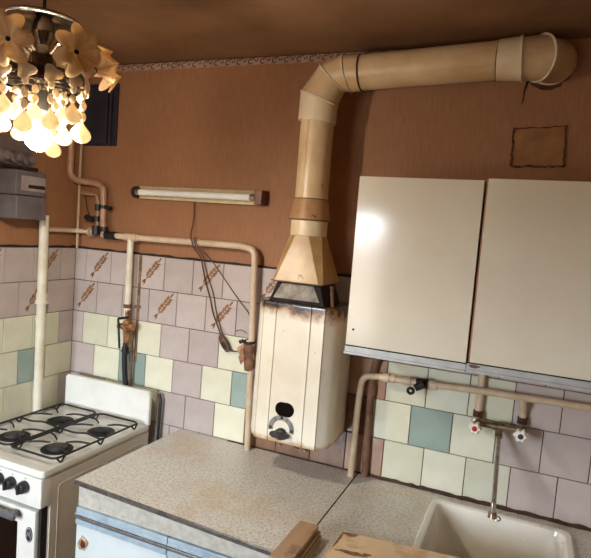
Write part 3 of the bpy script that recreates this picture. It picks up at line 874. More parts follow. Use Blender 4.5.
# draught hood between casing and funnel
g = G().loft([[Vector((HX - 0.006 + sx * a, -0.145 + sy * b, z)) for sx, sy in ((-1, -1), (1, -1), (1, 1), (-1, 1))] for a, b, z in ((0.108, 0.092, HT - 0.004), (0.084, 0.078, 1.571))])
obj('draught_hood', g, 'soot_and_gap_black', ht)
yb0, yb1 = -0.2385, -0.2262
g = G().loft([[Vector((HX - 0.006 + x, y, z)) for x, y, z in ((-0.090, -0.2365, 1.514), (0.090, -0.2365, 1.514), (0.058, -0.2215, 1.570), (-0.064, -0.2215, 1.570))],
              [Vector((HX - 0.006 + x, y - 0.003, z)) for x, y, z in ((-0.090, -0.2365, 1.514), (0.090, -0.2365, 1.514), (0.058, -0.2215, 1.570), (-0.064, -0.2215, 1.570))]])
obj('hood_plate', g, 'hood_grey', ht)
obj('hood_bracket', G().tube([(HX + 0.118, -0.19, HT - 0.004), (HX + 0.108, -0.185, 1.572)], 0.007, 8), 'pipe_rust', ht)
obj('hood_bracket', G().tube([(HX - 0.130, -0.17, HT - 0.004), (HX - 0.100, -0.16, 1.572)], 0.008, 8), 'pipe_rust', ht)

# ------------------------------------------------------------------ flue
FX, FY, FR = 1.264, -0.14, 0.0605
fl = thing('flue_pipe', 'cream sheet-metal flue with funnel, bend and wall collar above the heater', 'flue pipe', (FX, FY, 1.573))
def sq_ring(cx, cy, hx, hy, c, z):
    return [Vector((cx + x, cy + y, z)) for x, y in ((hx, hy - c), (hx - c, hy), (0, hy), (-hx + c, hy), (-hx, hy - c), (-hx, 0), (-hx, -hy + c), (-hx + c, -hy), (0, -hy), (hx - c, -hy), (hx, -hy + c), (hx, 0))]
def oct_ring(cx, cy, r, z):
    order = [(1, 0.41), (0.41, 1), (0, 1.05), (-0.41, 1), (-1, 0.41), (-1.05, 0), (-1, -0.41), (-0.41, -1), (0, -1.05), (0.41, -1), (1, -0.41), (1.05, 0)]
    return [Vector((cx + x / math.hypot(x, y) * r, cy + y / math.hypot(x, y) * r, z)) for x, y in order]
fcx, fcy = 1.271, -0.14
funnel = G().loft([sq_ring(fcx, fcy, 0.088, 0.092, 0.014, 1.5735), sq_ring(fcx, fcy, 0.099, 0.104, 0.012, 1.5750), sq_ring(fcx, fcy, 0.098, 0.103, 0.014, 1.583), oct_ring(FX, FY, 0.070, 1.745), oct_ring(FX, FY, 0.066, 1.747)], True, True)
obj('funnel', funnel, 'funnel_paint', fl, smooth=20)
obj('funnel_lip', G().tube([(fcx + x, fcy + y, 1.577) for x, y in ((-0.099, -0.104), (0.099, -0.104), (0.099, 0.104), (-0.099, 0.104), (-0.099, -0.104))], 0.002, 6), 'pipe_rust', fl)
obj('collar', G().lathe([(0.067, 1.746), (0.0685, 1.75), (0.0685, 1.806), (0.066, 1.815)], T(FX, FY, 0), 32), 'flue_pale', fl)
obj('cone', G().lathe([(0.073, 1.802), (0.077, 1.804), (0.076, 1.809), (0.064, 1.878), (0.061, 1.880)], T(FX, FY, 0), 32), 'flue_brown', fl)
obj('bead', G().torus((FX, FY, 1.805), 0.076, 0.0028, None, 32, 6), 'pipe_rust', fl)
obj('pipe', G().lathe([(FR, 1.870), (FR + 0.001, 1.880), (FR + 0.001, 2.155), (FR, 2.17)], T(FX, FY, 0), 32).tube([(FX - 0.012, FY - FR - 0.0005, 1.85), (FX - 0.012, FY - FR - 0.0005, 2.155)], 0.0012, 5), 'flue_cream', fl)
obj('pipe_mouth', G().torus((FX, FY, 1.882), FR + 0.0005, 0.0018, None, 32, 6), 'soot_and_gap_black', fl)
# mitred bend: rings given by their two outline points measured in the wall plane y = FY
rings = [((1.191, 2.168), (1.333, 2.158)), ((1.194, 2.275), (1.333, 2.222)), ((1.262, 2.368), (1.354, 2.275)), ((1.349, 2.402), (1.381, 2.272)), ((1.413, 2.397), (1.421, 2.274))]
def flue_ring(a, b, seg=28, k=1.0):
    a = Vector((a[0], FY, a[1])); b = Vector((b[0], FY, b[1])); c = (a + b) / 2; u = (a - b) / 2 * k
    return [c + u * math.cos(2 * PI * j / seg) + Vector((0, 0.0655 * k, 0)) * math.sin(2 * PI * j / seg) for j in range(seg)]
bm_ = ['flue_pale', 'flue_cream', 'flue_cream', 'flue_cream']
for (r0, r1, m) in zip(rings, rings[1:], bm_):
    obj('bend_segment', G().loft([flue_ring(*r0), flue_ring(*r1, k=1.0 if m != 'flue_pale' else 1.02)]), m, fl)
for r0 in rings[1:4]:
    p = flue_ring(*r0, k=1.03); p.append(p[0])
    obj('seam_band', G().tube(p, 0.0026, 6), 'flue_band', fl)
p = flue_ring(*rings[4], k=1.0); p.append(p[0])
obj('seam_band', G().tube(p, 0.0024, 6), 'rust_dark', fl)
A0, A1 = Vector((1.415, FY, 2.3365)), Vector((1.872, FY, 2.3585))
obj('pipe', G().tube([A0, A1], FR + 0.0005, 32).tube([A0 + Vector((0.01, -FR * 0.86, -FR * 0.5)), A1 + Vector((0, -FR * 0.86, -FR * 0.5))], 0.0012, 5), 'flue_cream', fl)
obj('collar', G().tube([A1 + Vector((-0.002, 0, 0)), Vector((1.947, FY, 2.3605))], [FR + 0.003, FR + 0.008], 32), 'flue_pale', fl)
obj('soot_joint', G().torus(A1 + Vector((-0.001, 0, 0)), FR + 0.0015, 0.0022, RY(PI / 2), 32, 6), 'rust_dark', fl)
ec = [(Vector((1.944, FY, 2.3605)), 0.0), (Vector((1.998, FY + 0.018, 2.366)), 38), (Vector((2.030, -0.055, 2.376)), 78), (Vector((2.032, -0.002, 2.388)), 90)]
def ering(c, deg, r, seg=32):
    d = Vector((math.cos(math.radians(deg)), math.sin(math.radians(deg)), 0.06)).normalized()
    u = Vector((0, 0, 1)); u = (u - d * u.dot(d)).normalized(); w = d.cross(u)
    return [c + (u * math.cos(2 * PI * j / seg) + w * math.sin(2 * PI * j / seg)) * r for j in range(seg)]
obj('wall_bend', G().loft([ering(ec[0][0], 0, 0.0655), ering(ec[1][0], 38, 0.070)]), 'flue_cream', fl)
obj('wall_bend', G().loft([ering(ec[1][0], 38, 0.068), ering(ec[2][0], 78, 0.070), ering(ec[3][0], 90, 0.071)]), 'flue_cream', fl)
for c, dg, r in ((ec[0][0], 0, 0.069), (ec[1][0], 38, 0.072), ):
    p = ering(c, dg, r); p.append(p[0]); obj('seam_band', G().tube(p, 0.0034, 6), 'flue_band', fl)
p = ering(Vector((2.032, -0.006, 2.388)), 90, 0.0725); p.append(p[0])
obj('wall_collar', G().tube(p, 0.0036, 6), 'flue_band', fl)
# broken soot-stained plaster round the hole
rnd = random.Random(3)
pts = []
for i in range(40):
    a = 2 * PI * i / 40
    r = 0.076 + rnd.uniform(-0.003, 0.005) + (0.008 if -2.4 < math.atan2(math.sin(a), math.cos(a)) < -1.0 else 0)
    pts.append(Vector((2.028 + r * math.cos(a), -0.0002, min(2.384 + r * math.sin(a), H - 0.001))))
crack = [(1.962, 2.340), (1.953, 2.292), (1.957, 2.268), (1.951, 2.246), (1.955, 2.268), (1.958, 2.292), (1.972, 2.336)]
obj('crack', G().poly([Vector((x, -0.0002, z)) for x, z in crack], (0, -0.0016, 0)), 'soot_and_gap_black', fl)
wh = obj('sooty_hole_edge', G().poly(pts, (0, -0.002, 0)), 'rust_dark', fl)

# ------------------------------------------------------------------ papered-over opening
pw = thing('wall_patch', 'square papered-over wall opening with dark torn edges, above right cabinet', 'wall patch', (2.02, 0, 2.04))
obj('patch_sheet', G().poly([(1.944, 0, 2.041), (2.104, 0, 2.044), (2.098, 0, 2.176), (1.937, 0, 2.168)], (0, -0.004, 0)), 'patch_paper', pw)
rnd = random.Random(5)
def torn(a, b, w):
    n = 14; lp = []
    a = Vector(a); b = Vector(b); d = (b - a).normalized(); nn = Vector((-d.z, 0, d.x))
    for i in range(n + 1):
        c = a + (b - a) * i / n + nn * rnd.uniform(-0.0022, 0.0022); q = w * rnd.uniform(0.5, 1.3)
        lp.append([c - nn * q + Vector((0, 0, 0)), c - nn * q + Vector((0, -0.006, 0)), c + nn * q + Vector((0, -0.006, 0)), c + nn * q])
    return G().loft(lp)
for a, b, w in (((1.941, 0, 2.041), (1.936, 0, 2.170), 0.0045), ((1.937, 0, 2.168), (2.100, 0, 2.177), 0.0022), ((2.099, 0, 2.178), (2.105, 0, 2.042), 0.0026), ((2.106, 0, 2.044), (1.940, 0, 2.040), 0.0032)):
    obj('torn_edge', torn(a, b, w), 'rust_dark', pw)

# ------------------------------------------------------------------ wall cabinets
CY = -0.33
def wall_cabinet(label, x0, x1, z0, z1, screw, warm):
    t = thing('wall_cabinet', label, 'cabinet', ((x0 + x1) / 2, -0.17, z0), 'white wall cabinets')
    obj('body', G().box(x0 + 0.004, x1 - 0.004, CY + 0.022, -0.012, z0 + 0.004, z1), 'carcass', t)
    d = obj('door', G().box(x0 + 0.002 + (0.006 if warm else 0), x1 - 0.002, CY, CY + 0.0175, z0 + 0.030, z1, 0.002), 'cabinet_white', t)
    if warm:
        obj('edge_strip', G().box(x0 + 0.003, x0 + 0.0078, CY + 0.006, CY + 0.0205, z0 + 0.030, z1 - 0.001), 'edge_wood', t)
    if screw:
        obj('screw', G().lathe([(0.0042, 0), (0.0042, 0.0015), (0.003, 0.002)], T(x0 + 0.025, CY + 0.0003, z0 + 0.083) @ RX(PI / 2), 12), 'dark_metal', d)
    r = obj('bottom_rail', G().box(x0, x1 - 0.001, CY + 0.003, CY + 0.0215, z0 + 0.002, z0 + 0.0255, 0.001), 'aluminium', t)
    obj('rail_lip', G().box(x0, x1 - 0.001, CY - 0.006, CY + 0.0028, z0, z0 + 0.008, 0.0015), 'aluminium', r)
    obj('rail_shadow_gap', G().box(x0 + 0.002, x1 - 0.002, CY + 0.004, CY + 0.0215, z0 + 0.026, z0 + 0.0298), 'joint_and_gap_dark', r)  # dark bar painted as the shade between door and rail
    if warm:
        rnd = random.Random(2)
        pts = [Vector((x0 + 0.022 + 0.015 * (1 + rnd.uniform(-0.3, 0.3)) * math.cos(q), CY + 0.0031, z0 + 0.019 + 0.0055 * math.sin(q))) for q in [2 * PI * i / 12 for i in range(12)]]
        obj('rust_spot', G().poly(pts, (0, -0.0008, 0)), 'pipe_rust', r)
    return t
wall_cabinet('white wall cabinet with a small screw at its corner, beside the heater', 1.499, 1.889, 1.370, 1.953, True, False)
wall_cabinet('white wall cabinet with orange door edge, below the wall patch', 1.8895, 2.302, 1.374, 1.959, False, True)

# ------------------------------------------------------------------ strip lamp
lp = thing('fluorescent_lamp', 'unlit fluorescent tube lamp mounted on the brown wall', 'lamp', (0.70, 0, 1.86))
LZ = 1.881
ang = math.atan2(0.004, 0.63)
obj('housing', G().poly([(0.385, 0, LZ - 0.026), (0.385, -0.030, LZ - 0.026), (0.385, -0.020, LZ + 0.012), (0.385, -0.034, LZ + 0.027), (0.385, 0, LZ + 0.027)], (0.60, 0, 0.004)), 'lamp_cream', lp)
obj('tray', G().box(0.39, 0.984, -0.036, -0.0302, LZ - 0.028, LZ - 0.020, 0.0015), 'lamp_cream', lp)
tb = obj('tube', G().tube([(0.388, -0.046, LZ - 0.001), (0.975, -0.046, LZ + 0.002)], 0.0145, 16), 'tube_glass', lp)
obj('tube_cap', G().tube([(0.380, -0.046, LZ - 0.001), (0.402, -0.046, LZ - 0.001)], 0.0152, 16), 'chrome', tb)
obj('tube_cap', G().tube([(0.960, -0.046, LZ + 0.002), (0.9815, -0.046, LZ + 0.002)], 0.0152, 16), 'chrome', tb)
obj('tube_stain', G().tube([(0.487, -0.0495, LZ - 0.0105), (0.502, -0.0495, LZ - 0.0105)], 0.0045, 8), 'soot_and_gap_black', tb)
obj('end_holder', G().box(0.982, 1.016, -0.060, 0.0, LZ - 0.026, LZ + 0.034, 0.004), 'lamp_brown', lp)
obj('end_holder', G().lathe([(0.022, 0), (0.027, 0.008), (0.027, 0.024), (0.022, 0.027)], T(0.360, -0.036, LZ) @ RY(PI / 2), 20).box(0.360, 0.386, -0.036, 0.0, LZ - 0.018, LZ + 0.018), 'dark_metal', lp)

# ------------------------------------------------------------------ cords and inline switch
tag(obj('lamp_cord', G().tube(fillet([(0.666, -0.012, 1.856), (0.672, -0.010, 1.78), (0.698, -0.070, 1.712), (0.710, -0.074, 1.680), (0.720, -0.070, 1.652), (0.732, -0.030, 1.620), (0.748, -0.018, 1.53), (0.785, -0.018, 1.44), (0.800, -0.018, 1.385), (0.852, -0.022, 1.290)], 0.05), 0.0028, 6), 'cord_brown'),
    'brown lamp cord hanging down to the inline switch', 'cord', 'lamp cords')
tag(obj('lamp_cord', G().tube(fillet([(0.716, -0.072, 1.700), (0.722, -0.073, 1.680), (0.730, -0.070, 1.655), (0.742, -0.026, 1.625), (0.752, -0.016, 1.56), (0.800, -0.016, 1.46), (0.815, -0.016, 1.39), (0.862, -0.020, 1.288)], 0.05), 0.0022, 6), 'cord_brown'),
    'thin second cord running beside the lamp cord to the inline switch', 'cord', 'lamp cords')
tag(obj('diagonal_wire', G().tube(fillet([(0.722, -0.071, 1.704), (0.730, -0.073, 1.680), (0.742, -0.070, 1.655), (0.762, -0.030, 1.63), (0.80, -0.016, 1.585), (0.92, -0.016, 1.455), (0.985, -0.016, 1.395), (0.996, -0.018, 1.33)], 0.05), 0.0022, 6), 'cord_grey'),
    'thin grey wire running diagonally across the tiles to the heater gas pipe', 'cord')
tag(obj('switch_lead', G().tube(fillet([(0.887, -0.024, 1.236), (0.93, -0.026, 1.233), (0.962, -0.030, 1.250), (0.985, -0.040, 1.286)], 0.04), 0.003, 6), 'cord_grey'),
    'short dark lead curving from inline switch to taped pipe joint', 'cord')
sw = thing('inline_switch', 'brown oval inline switch hanging on the cord by tiles', 'switch', (0.872, -0.03, 1.23))
Msw = T(0.872, -0.024, 1.262) @ RY(math.radians(-38))
obj('switch_body', G().lathe([(0.010, -0.040), (0.017, -0.034), (0.021, -0.01), (0.020, 0.015), (0.014, 0.034), (0.007, 0.038)], Msw @ Matrix.Diagonal((0.9, 0.55, 1, 1)), 18), 'cord_brown', sw)
obj('switch_slot', G().box(-0.010, 0.006, -0.0155, -0.009, -0.022, 0.006, 0.002, M=Msw), 'black_iron', sw)

# ------------------------------------------------------------------ gas pipework
PR = 0.0135
gp = thing('gas_pipe', 'cream gas pipe along the wall above tiles, down to the heater', 'pipe', (0.6, -0.03, 0.85))
obj('main_run', G().tube(fillet([(0.205, -0.05, 1.676), (0.36, -0.05, 1.676), (0.94, -0.05, 1.682), (0.998, -0.05, 1.670), (1.003, -0.05, 1.60), (1.030, -0.05, CZ + 0.001)], 0.055, 8), PR, 14), 'pipe_paint', gp)
obj('stove_branch', G().tube([(0.368, -0.05, 1.676), (0.371, -0.05, 1.288)], 0.0145, 14), 'pipe_white', gp)
obj('tee', G().tube([(0.335, -0.05, 1.676), (0.405, -0.05, 1.677)], 0.0175, 12), 'pipe_paint', gp)
obj('clip', G().torus((0.726, -0.05, 1.6802), 0.0155, 0.003, RY(PI / 2), 16, 6).box(0.722, 0.730, -0.036, -0.001, 1.672, 1.689), 'pipe_paint', gp)
obj('coupling', G().tube([(0.3705, -0.05, 1.355), (0.3707, -0.05, 1.372)], 0.019, 12), 'pipe_rust', gp)
rs = G().box(0.392, 0.407, -0.0135, -0.0105, 1.10, 1.598, 0.0008).box(0.384, 0.414, -0.022, -0.0105, 1.352, 1.366, 0.003)
obj('rusty_strap', rs, 'strap_brown', gp)
obj('elbow_fitting', G().tube([(1.0085, -0.05, 1.30), (1.0105, -0.05, 1.255)], 0.018, 10).tube([(1.021, -0.05, 1.075), (1.0215, -0.05, 1.06)], 0.0165, 10), 'pipe_paint', gp)
# corner swan-neck on the left
cp = thing('corner_gas_pipe', 'gas pipe, toned brown for the lamp glare, with a swan-neck bend in the wall corner', 'pipe', (0.1, -0.05, 1.66))
obj('swan_neck', G().tube(fillet([(0.044, -0.10, H - 0.001), (0.042, -0.10, 1.918), (0.165, -0.052, 1.908), (0.198, -0.050, 1.890), (0.206, -0.05, 1.72), (0.212, -0.05, 1.676), (0.26, -0.05, 1.676)], 0.05, 8), 0.0145, 14), 'pipe_glare_dim', cp)
obj('inner_pipe', G().tube(fillet([(0.062, -0.04, 1.862), (0.150, -0.04, 1.858), (0.163, -0.04, 1.83), (0.164, -0.04, 1.69)], 0.03, 6), 0.008, 10), 'pipe_glare_dim', cp)
obj('union', G().tube([(0.166, -0.042, 1.815), (0.166, -0.042, 1.785)], 0.017, 8).tube([(0.164, -0.042, 1.76), (0.164, -0.042, 1.735)], 0.018, 8).tube([(0.162, -0.042, 1.715), (0.162, -0.042, 1.672)], 0.020, 8).tube([(0.14, -0.042, 1.742), (0.10, -0.05, 1.752)], 0.013, 8), 'black_iron', cp)
obj('union', G().tube([(0.2035, -0.05, 1.812), (0.2040, -0.05, 1.795)], 0.0185, 10).box(0.2, 0.238, -0.06, -0.03, 1.794, 1.810, 0.004), 'black_iron', cp)
obj('union', G().tube([(0.212, -0.05, 1.712), (0.214, -0.05, 1.69)], 0.019, 10).tube([(0.226, -0.05, 1.676), (0.285, -0.05, 1.676)], 0.0195, 10), 'black_iron', cp)
obj('lead_wire', G().tube(fillet([(0.068, -0.03, 1.865), (0.085, -0.03, 1.80), (0.118, -0.045, 1.748)], 0.03), 0.002, 5), 'black_iron', cp)
bp_ = thing('branch_pipe', 'narrow cream pipe linking the corner valve to the white riser', 'pipe', (0.05, -0.12, 1.66))
obj('tube', G().tube(fillet([(0.035, -0.205, 1.683), (0.035, -0.060, 1.683), (0.055, -0.042, 1.683), (0.140, -0.042, 1.683)], 0.03), 0.0105, 12), 'pipe_paint', bp_)
obj('flange', G().tube([(0.122, -0.042, 1.683), (0.130, -0.042, 1.683)], [0.022, 0.022], 14), 'pipe_paint', bp_)
tag(obj('corner_cable', G().tube([(0.030, -0.026, H - 0.001), (0.030, -0.026, 1.95), (0.032, -0.026, 1.60), (0.032, -0.026, 1.605)][:3], 0.0058, 8), 'pipe_paint'), 'thin painted cable running down the wall corner', 'cable')
# stove gas cock and hose
gc = thing('gas_cock', 'corroded brass gas cock with black hose behind the stove', 'valve', (0.375, -0.05, 1.0))
obj('cock_body', G().tube([(0.371, -0.05, 1.345), (0.373, -0.05, 1.30), (0.376, -0.05, 1.292), (0.376, -0.05, 1.255), (0.374, -0.05, 1.245), (0.374, -0.05, 1.180)], [0.0145, 0.0145, 0.022, 0.024, 0.016, 0.013], 12), 'brass_old', gc)
obj('side_nut', G().tube([(0.335, -0.062, 1.268), (0.420, -0.062, 1.272)], [0.013, 0.017], 8), 'brass_old', gc)
obj('lever', G().tube(fillet([(0.350, -0.082, 1.305), (0.402, -0.078, 1.318)], 0.01), 0.006, 8).tube([(0.350, -0.084, 1.306), (0.362, -0.080, 1.17)], 0.005, 8), 'black_iron', gc)
obj('hose', G().tube(fillet([(0.374, -0.052, 1.195), (0.372, -0.054, 1.13), (0.376, -0.05, 1.04), (0.390, -0.045, 0.95), (0.40, -0.045, 0.80)], 0.05), 0.0125, 12), 'black_rubber', gc)
obj('hose_clip', G().tube([(0.374, -0.053, 1.172), (0.373, -0.054, 1.150)], 0.017, 10).tube([(0.385, -0.062, 1.160), (0.402, -0.066, 1.150)], 0.006, 8), 'black_iron', gc)
obj('thin_pipe', G().tube([(0.394, -0.034, 1.25), (0.398, -0.034, 0.80)], 0.005, 8), 'pipe_rust', gc)
tag(obj('thin_hose', G().tube(fillet([(0.560, -0.035, 0.985), (0.572, -0.035, 0.96), (0.568, -0.035, 0.80), (0.570, -0.035, 0.55)], 0.02), 0.007, 8), 'black_rubber'), 'black hose in the gap between stove and worktop', 'hose')
# taped joint on the heater gas pipe
tj = thing('taped_joint', 'rusty pipe joint wrapped in torn tape left of the heater', 'pipe joint', (1.005, -0.05, 1.2))
rnd = random.Random(7)
loops = []
for i, (z, r) in enumerate(((1.288, 0.019), (1.272, 0.026), (1.245, 0.024), (1.225, 0.021), (1.205, 0.024), (1.19, 0.022), (1.172, 0.017))):
    loops.append([Vector((1.006 + (1.288 - z) * 0.05 + r * rnd.uniform(0.85, 1.2) * math.cos(2 * PI * j / 14), -0.05 + r * rnd.uniform(0.85, 1.15) * math.sin(2 * PI * j / 14), z)) for j in range(14)])
obj('wrapping', G().loft(loops), 'pipe_rust', tj)
obj('clamp', G().torus((1.004, -0.05, 1.292), 0.021, 0.006, RX(0.2), 18, 8).tube([(0.985, -0.066, 1.296), (0.968, -0.07, 1.288)], 0.008, 8), 'black_iron', tj)
for pts in ([(0.985, -0.06, 1.285), (0.955, -0.066, 1.262), (0.968, -0.064, 1.235), (0.980, -0.06, 1.24)], [(0.982, -0.064, 1.255), (0.966, -0.068, 1.225), (0.978, -0.066, 1.195), (0.990, -0.06, 1.215)]):
    obj('torn_tape', G().poly([Vector(p) for p in pts], (0.002, 0.004, 0.001)), 'rag_tape', tj)
obj('frayed_wire', G().tube(fillet([(0.990, -0.05, 1.325), (0.955, -0.04, 1.335), (0.925, -0.03, 1.322)], 0.03), 0.0018, 5), 'cord_brown', tj)

# ------------------------------------------------------------------ riser conduit and meter on the left wall
rc = thing('riser_conduit', 'white vertical conduit with couplings down the left tiled wall', 'pipe', (0.034, -0.225, 0.6))
obj('tube', G().tube([(0.034, -0.228, 1.745), (0.034, -0.222, 0.55)], 0.0205, 16), 'pipe_white', rc)
for z0, z1, r in ((1.362, 1.396, 0.0245), (1.348, 1.363, 0.0290), (1.272, 1.290, 0.0245), (1.255, 1.272, 0.0225)):
    obj('coupling', G().tube([(0.034, -0.2255, z0), (0.034, -0.2255, z1)], r, 16), 'pipe_white', rc)
mt = thing('electricity_meter', 'grey electricity meter box with display on the left wall', 'meter', (0.07, -0.39, 1.72))
obj('lower_case', G().box(0.0, 0.140, -0.466, -0.318, 1.7225, 1.8185, 0.006), 'meter_grey', mt)
obj('upper_case', G().box(0.0, 0.132, -0.466, -0.318, 1.8190, 1.921, 0.008), 'meter_grey', mt)
ds = obj('display_panel', G().box(0.1300, 0.1360, -0.440, -0.322, 1.838, 1.898, 0.002), 'meter_pale', mt)
obj('counter_slot', G().box(0.1355, 0.1372, -0.410, -0.326, 1.850, 1.864, 0.0006), 'black_iron', ds)
fz = thing('fuse_board', 'dim fuse board with plug fuses above the electricity meter', 'fuse board', (0.04, -0.4, 1.93))
obj('board', G().box(0.0, 0.022, -0.500, -0.290, 1.925, 2.06, 0.004), 'fuse_grey', fz)
for fy in (-0.46, -0.40, -0.34):
    f = obj('plug_fuse', G().lathe([(0.026, 0), (0.026, 0.03), (0.020, 0.036), (0.018, 0.058), (0.010, 0.064)], T(0.0215, fy, 1.975) @ RY(PI / 2), 18), 'fuse_grey', fz)
obj('cover_strip', G().box(0.0215, 0.062, -0.495, -0.295, 1.928, 1.942, 0.003), 'dark_metal', fz)

# ------------------------------------------------------------------ ventilation grille behind the lamp
vg = thing('vent_grille', 'dark ventilation box high in the corner behind the chandelier', 'vent', (0.125, 0, 2.09))
obj('frame', G().box(0.030, 0.220, -0.012, 0.0, 2.088, 2.372, 0.003), 'vent_dark', vg)
obj('cover', G().box(0.040, 0.178, -0.030, -0.0118, 2.096, 2.362, 0.004), 'vent_dark', vg)
obj('raised_strip', G().box(0.184, 0.198, -0.026, -0.0118, 2.092, 2.366, 0.003), 'vent_dark', vg)

# ------------------------------------------------------------------ chandelier
AX, AY = 0.86, -1.02
ch = thing('chandelier', 'lit chandelier with milky glass flowers and hanging crystal drops', 'chandelier', (AX, AY, 1.9))
obj('ceiling_rose', G().lathe([(0.050, H - 0.001), (0.052, H - 0.008), (0.030, H - 0.028), (0.008, H - 0.032)], T(AX, AY, 0), 24), 'chand_metal', ch)
obj('rod', G().tube([(AX, AY, H - 0.03), (AX, AY, 2.13)], 0.0045, 10), 'black_iron', ch)
obj('top_disc', G().lathe([(0.020, 2.250), (0.050, 2.245), (0.088, 2.234), (0.092, 2.228), (0.090, 2.222), (0.052, 2.232), (0.020, 2.238)], T(AX, AY, 0), 40), 'chand_metal', ch)
obj('disc_rim', G().torus((AX, AY, 2.227), 0.091, 0.0035, None, 40, 8), 'chrome', ch)
obj('column', G().lathe([(0.010, 2.25), (0.022, 2.23), (0.030, 2.20), (0.016, 2.17), (0.030, 2.14), (0.036, 2.11), (0.020, 2.08), (0.016, 2.05)], T(AX, AY, 0), 24), 'chand_metal', ch)
obj('lower_ring', G().lathe([(0.100, 2.070), (0.105, 2.076), (0.105, 2.098), (0.100, 2.104), (0.097, 2.098), (0.097, 2.076)], T(AX, AY, 0), 40, False, False), 'chand_metal', ch)
obj('inner_ring', G().torus((AX, AY, 2.064), 0.058, 0.003, None, 32, 6), 'chand_metal', ch)
for k in range(6):
    a = 2 * PI * k / 6 + 0.3
    obj('spoke', G().tube([(AX + 0.02 * math.cos(a), AY + 0.02 * math.sin(a), 2.085), (AX + 0.10 * math.cos(a), AY + 0.10 * math.sin(a), 2.085)], 0.003, 6), 'chand_metal', ch)
VA = math.atan2(-2.084 - AY, 2.0366 - AX)


def flower(M):
    """seven-petalled trumpet, opening along local +z"""
    n, rr = 84, 9
    g = G()
    def surf(t, j, off):
        a = 2 * PI * j / n
        lob = abs(math.cos(3.5 * a)) ** 1.1                 # 1 on a petal's midrib, 0 between petals
        r = 0.006 + 0.064 * t ** 0.92 * (1 - (0.32 * t ** 2) * (1 - lob))
        z = 0.034 * t ** 0.9 + 0.014 * t * (0.5 - lob) - 0.022 * max(t - 0.6, 0) ** 1.5 / 0.25 + off
        return M @ Vector((r * math.cos(a), r * math.sin(a), z))
    lo = [[surf(i / (rr - 1), j, 0.0) for j in range(n)] for i in range(rr)]
    hi = [[surf(i / (rr - 1), j, 0.0025) for j in range(n)] for i in range(rr)]
    g.loft(lo + list(reversed(hi)) + [lo[0]], False, False)
    bmesh.ops.remove_doubles(g.bm, verts=g.bm.verts, dist=1e-6)
    return g


for k in range(5):
    a = VA + math.radians(36 + 72 * k)
    d = Vector((math.cos(a), math.sin(a), 0))
    p0 = Vector((AX, AY, 2.15)) + d * 0.030
    p1 = Vector((AX, AY, 2.145)) + d * 0.122
    side = abs(math.sin(a - VA)) > 0.8
    ax = (d * 0.93 + Vector((0, 0, -0.20 if not side else 0.42)) - (Vector((math.cos(VA), math.sin(VA), 0)) * (-0.25 if not side else -0.05))).normalized()
    M = Matrix.Translation(p1 + d * (0.012 if side else 0)) @ ax.to_track_quat('Z', 'Y').to_matrix().to_4x4() @ Matrix.Diagonal((0.92, 0.92, 1.9 if side else 1.0, 1))
    arm = obj('arm', G().tube(fillet([p0, p0 + d * 0.04 + Vector((0, 0, 0.03)), p1 - ax * 0.02], 0.03), 0.0045, 8), 'chand_metal', ch)
    f = obj('glass_flower', flower(M), 'petal_glass', ch)
    obj('flower_cup', G().lathe([(0.006, -0.03), (0.014, -0.02), (0.015, -0.004), (0.008, 0.002)], M, 16), 'chand_metal', f)
    obj('flower_eye', G().ell(M @ Vector((0, 0, 0.004)), 0.0055, 0.0055, 0.0055, 10, 6), 'soot_and_gap_black', f)
# bead strings with crystal drops
def bead_string(x, y, z, nb, big, drop_z):
    root = ch
    st = obj('bead_string', G().tube([(x, y, z), (x, y, drop_z + big)], 0.0008, 5), 'chand_metal', root)
    zz = z - 0.012
    gap = (z - drop_z - big * 0.9) / max(nb, 1)
    for i in range(nb):
        obj('bead', G().ell((x, y, zz), 0.0085, 0.0085, min(0.0125, gap * 0.48), 10, 8), 'bead_glass', st)
        zz -= gap
    prof = [(0.10, 1.0), (0.22, 0.78), (0.55, 0.42), (0.88, 0.05), (1.0, -0.28), (0.92, -0.58), (0.66, -0.82), (0.34, -0.95), (0.05, -1.0)]
    obj('crystal_drop', G().lathe(prof, T(x, y, drop_z) @ Matrix.Diagonal((big * 0.86, big * 0.86, big, 1)), 10), 'drop_glass', st)
for k in range(11):
    a = 2 * PI * k / 11 + 0.05
    bead_string(AX + 0.101 * math.cos(a), AY + 0.101 * math.sin(a), 2.074, 3 if k % 2 else 2, 0.0265, 1.978 - (0.012 if k % 2 else 0) + (0.026 if k % 4 == 0 else 0))
for k in range(5):
    a = 2 * PI * k / 5 + 0.3
    bead_string(AX + 0.058 * math.cos(a), AY + 0.058 * math.sin(a), 2.063, 2, 0.024, 2.002 - 0.006 * (k % 3))
bead_string(AX + 0.062 * math.cos(VA + 0.55), AY + 0.062 * math.sin(VA + 0.55), 2.062, 4, 0.022, 1.915)
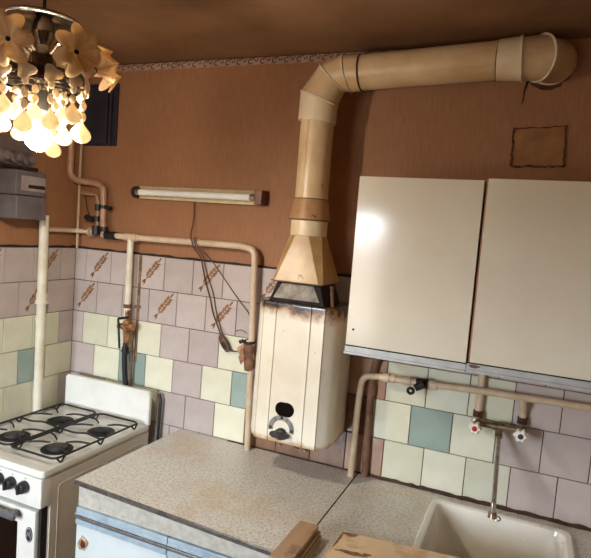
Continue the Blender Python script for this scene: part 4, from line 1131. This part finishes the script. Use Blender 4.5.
# scalloped glass plates on the lower ring
for k in range(12):
    a = 2 * PI * k / 12
    d = Vector((math.cos(a), math.sin(a), 0)); tdir = Vector((-math.sin(a), math.cos(a), 0))
    c = Vector((AX, AY, 2.085)) + d * 0.108
    pts = []
    for i in range(18):
        q = 2 * PI * i / 18
        r = 0.019 * (1 + 0.22 * math.cos(3 * q))
        pts.append(c + tdir * r * math.cos(q) * 1.1 + Vector((0, 0, r * math.sin(q) - 0.002)))
    obj('glass_plate', G().poly(pts, d * 0.004), 'bead_glass', ch)
obj('lamp_socket', G().lathe([(0.017, 2.06), (0.019, 2.05), (0.019, 2.010), (0.015, 2.005)], T(AX, AY, 0), 18), 'black_iron', ch)
bprof = [(0.013, 0.055), (0.016, 0.045), (0.027, 0.028), (0.036, 0.006), (0.037, -0.010), (0.031, -0.027), (0.018, -0.039), (0.004, -0.043)]
obj('light_bulb', G().lathe(bprof, T(AX, AY, 1.952), 24), 'lit_bulb', ch)

# ------------------------------------------------------------------ wooden boards in front
cb = thing('cutting_board', 'worn wooden board with burnt corner lying over the sink edge', 'board', (1.80, -0.62, CZ))
tilt = math.atan2(0.0165, 0.208)
Mb = T(1.592, -0.486, CZ + 0.001) @ RZ(math.radians(-1.5)) @ RY(-tilt)
obj('board', G().box(0.0, 0.44, -0.30, 0.0, 0.0, 0.018, 0.004, M=Mb), 'wood_board', cb)
rnd = random.Random(21)
for cxx, cyy, rx, ry in ((0.028, -0.012, 0.030, 0.011), (0.006, -0.055, 0.006, 0.045), (0.075, -0.110, 0.05, 0.010), (0.11, -0.100, 0.012, 0.005)):
    pts = [Mb @ Vector((max(cxx + rx * (1 + rnd.uniform(-0.4, 0.3)) * math.cos(q), 0.004), min(cyy + ry * (1 + rnd.uniform(-0.4, 0.3)) * math.sin(q), -0.004), 0.0178)) for q in [2 * PI * i / 18 for i in range(18)]]
    obj('burn_mark', G().poly(pts, (0, 0, 0.0006)), 'wood_burnt', cb)
stk = [(1.480, 1.550, 0.016, -0.560), (1.476, 1.549, 0.009, -0.556), (1.475, 1.544, 0.009, -0.551), (1.473, 1.535, 0.014, -0.549)]
z = CZ + 0.0012
names = ['lowest narrow board in the wooden stack', 'second narrow board from the bottom of the wooden stack', 'third narrow board from the bottom of the wooden stack', 'worn topmost narrow board of the wooden stack']
for (x0, x1, th, ye), lab in zip(stk, names):
    o = obj('wooden_board', G().box(x0, x1, -0.772, ye, z, z + th, 0.0025), 'wood_plank')
    tag(o, lab + ' on the worktop edge', 'board', 'stacked narrow boards')
    z += th + 0.0003
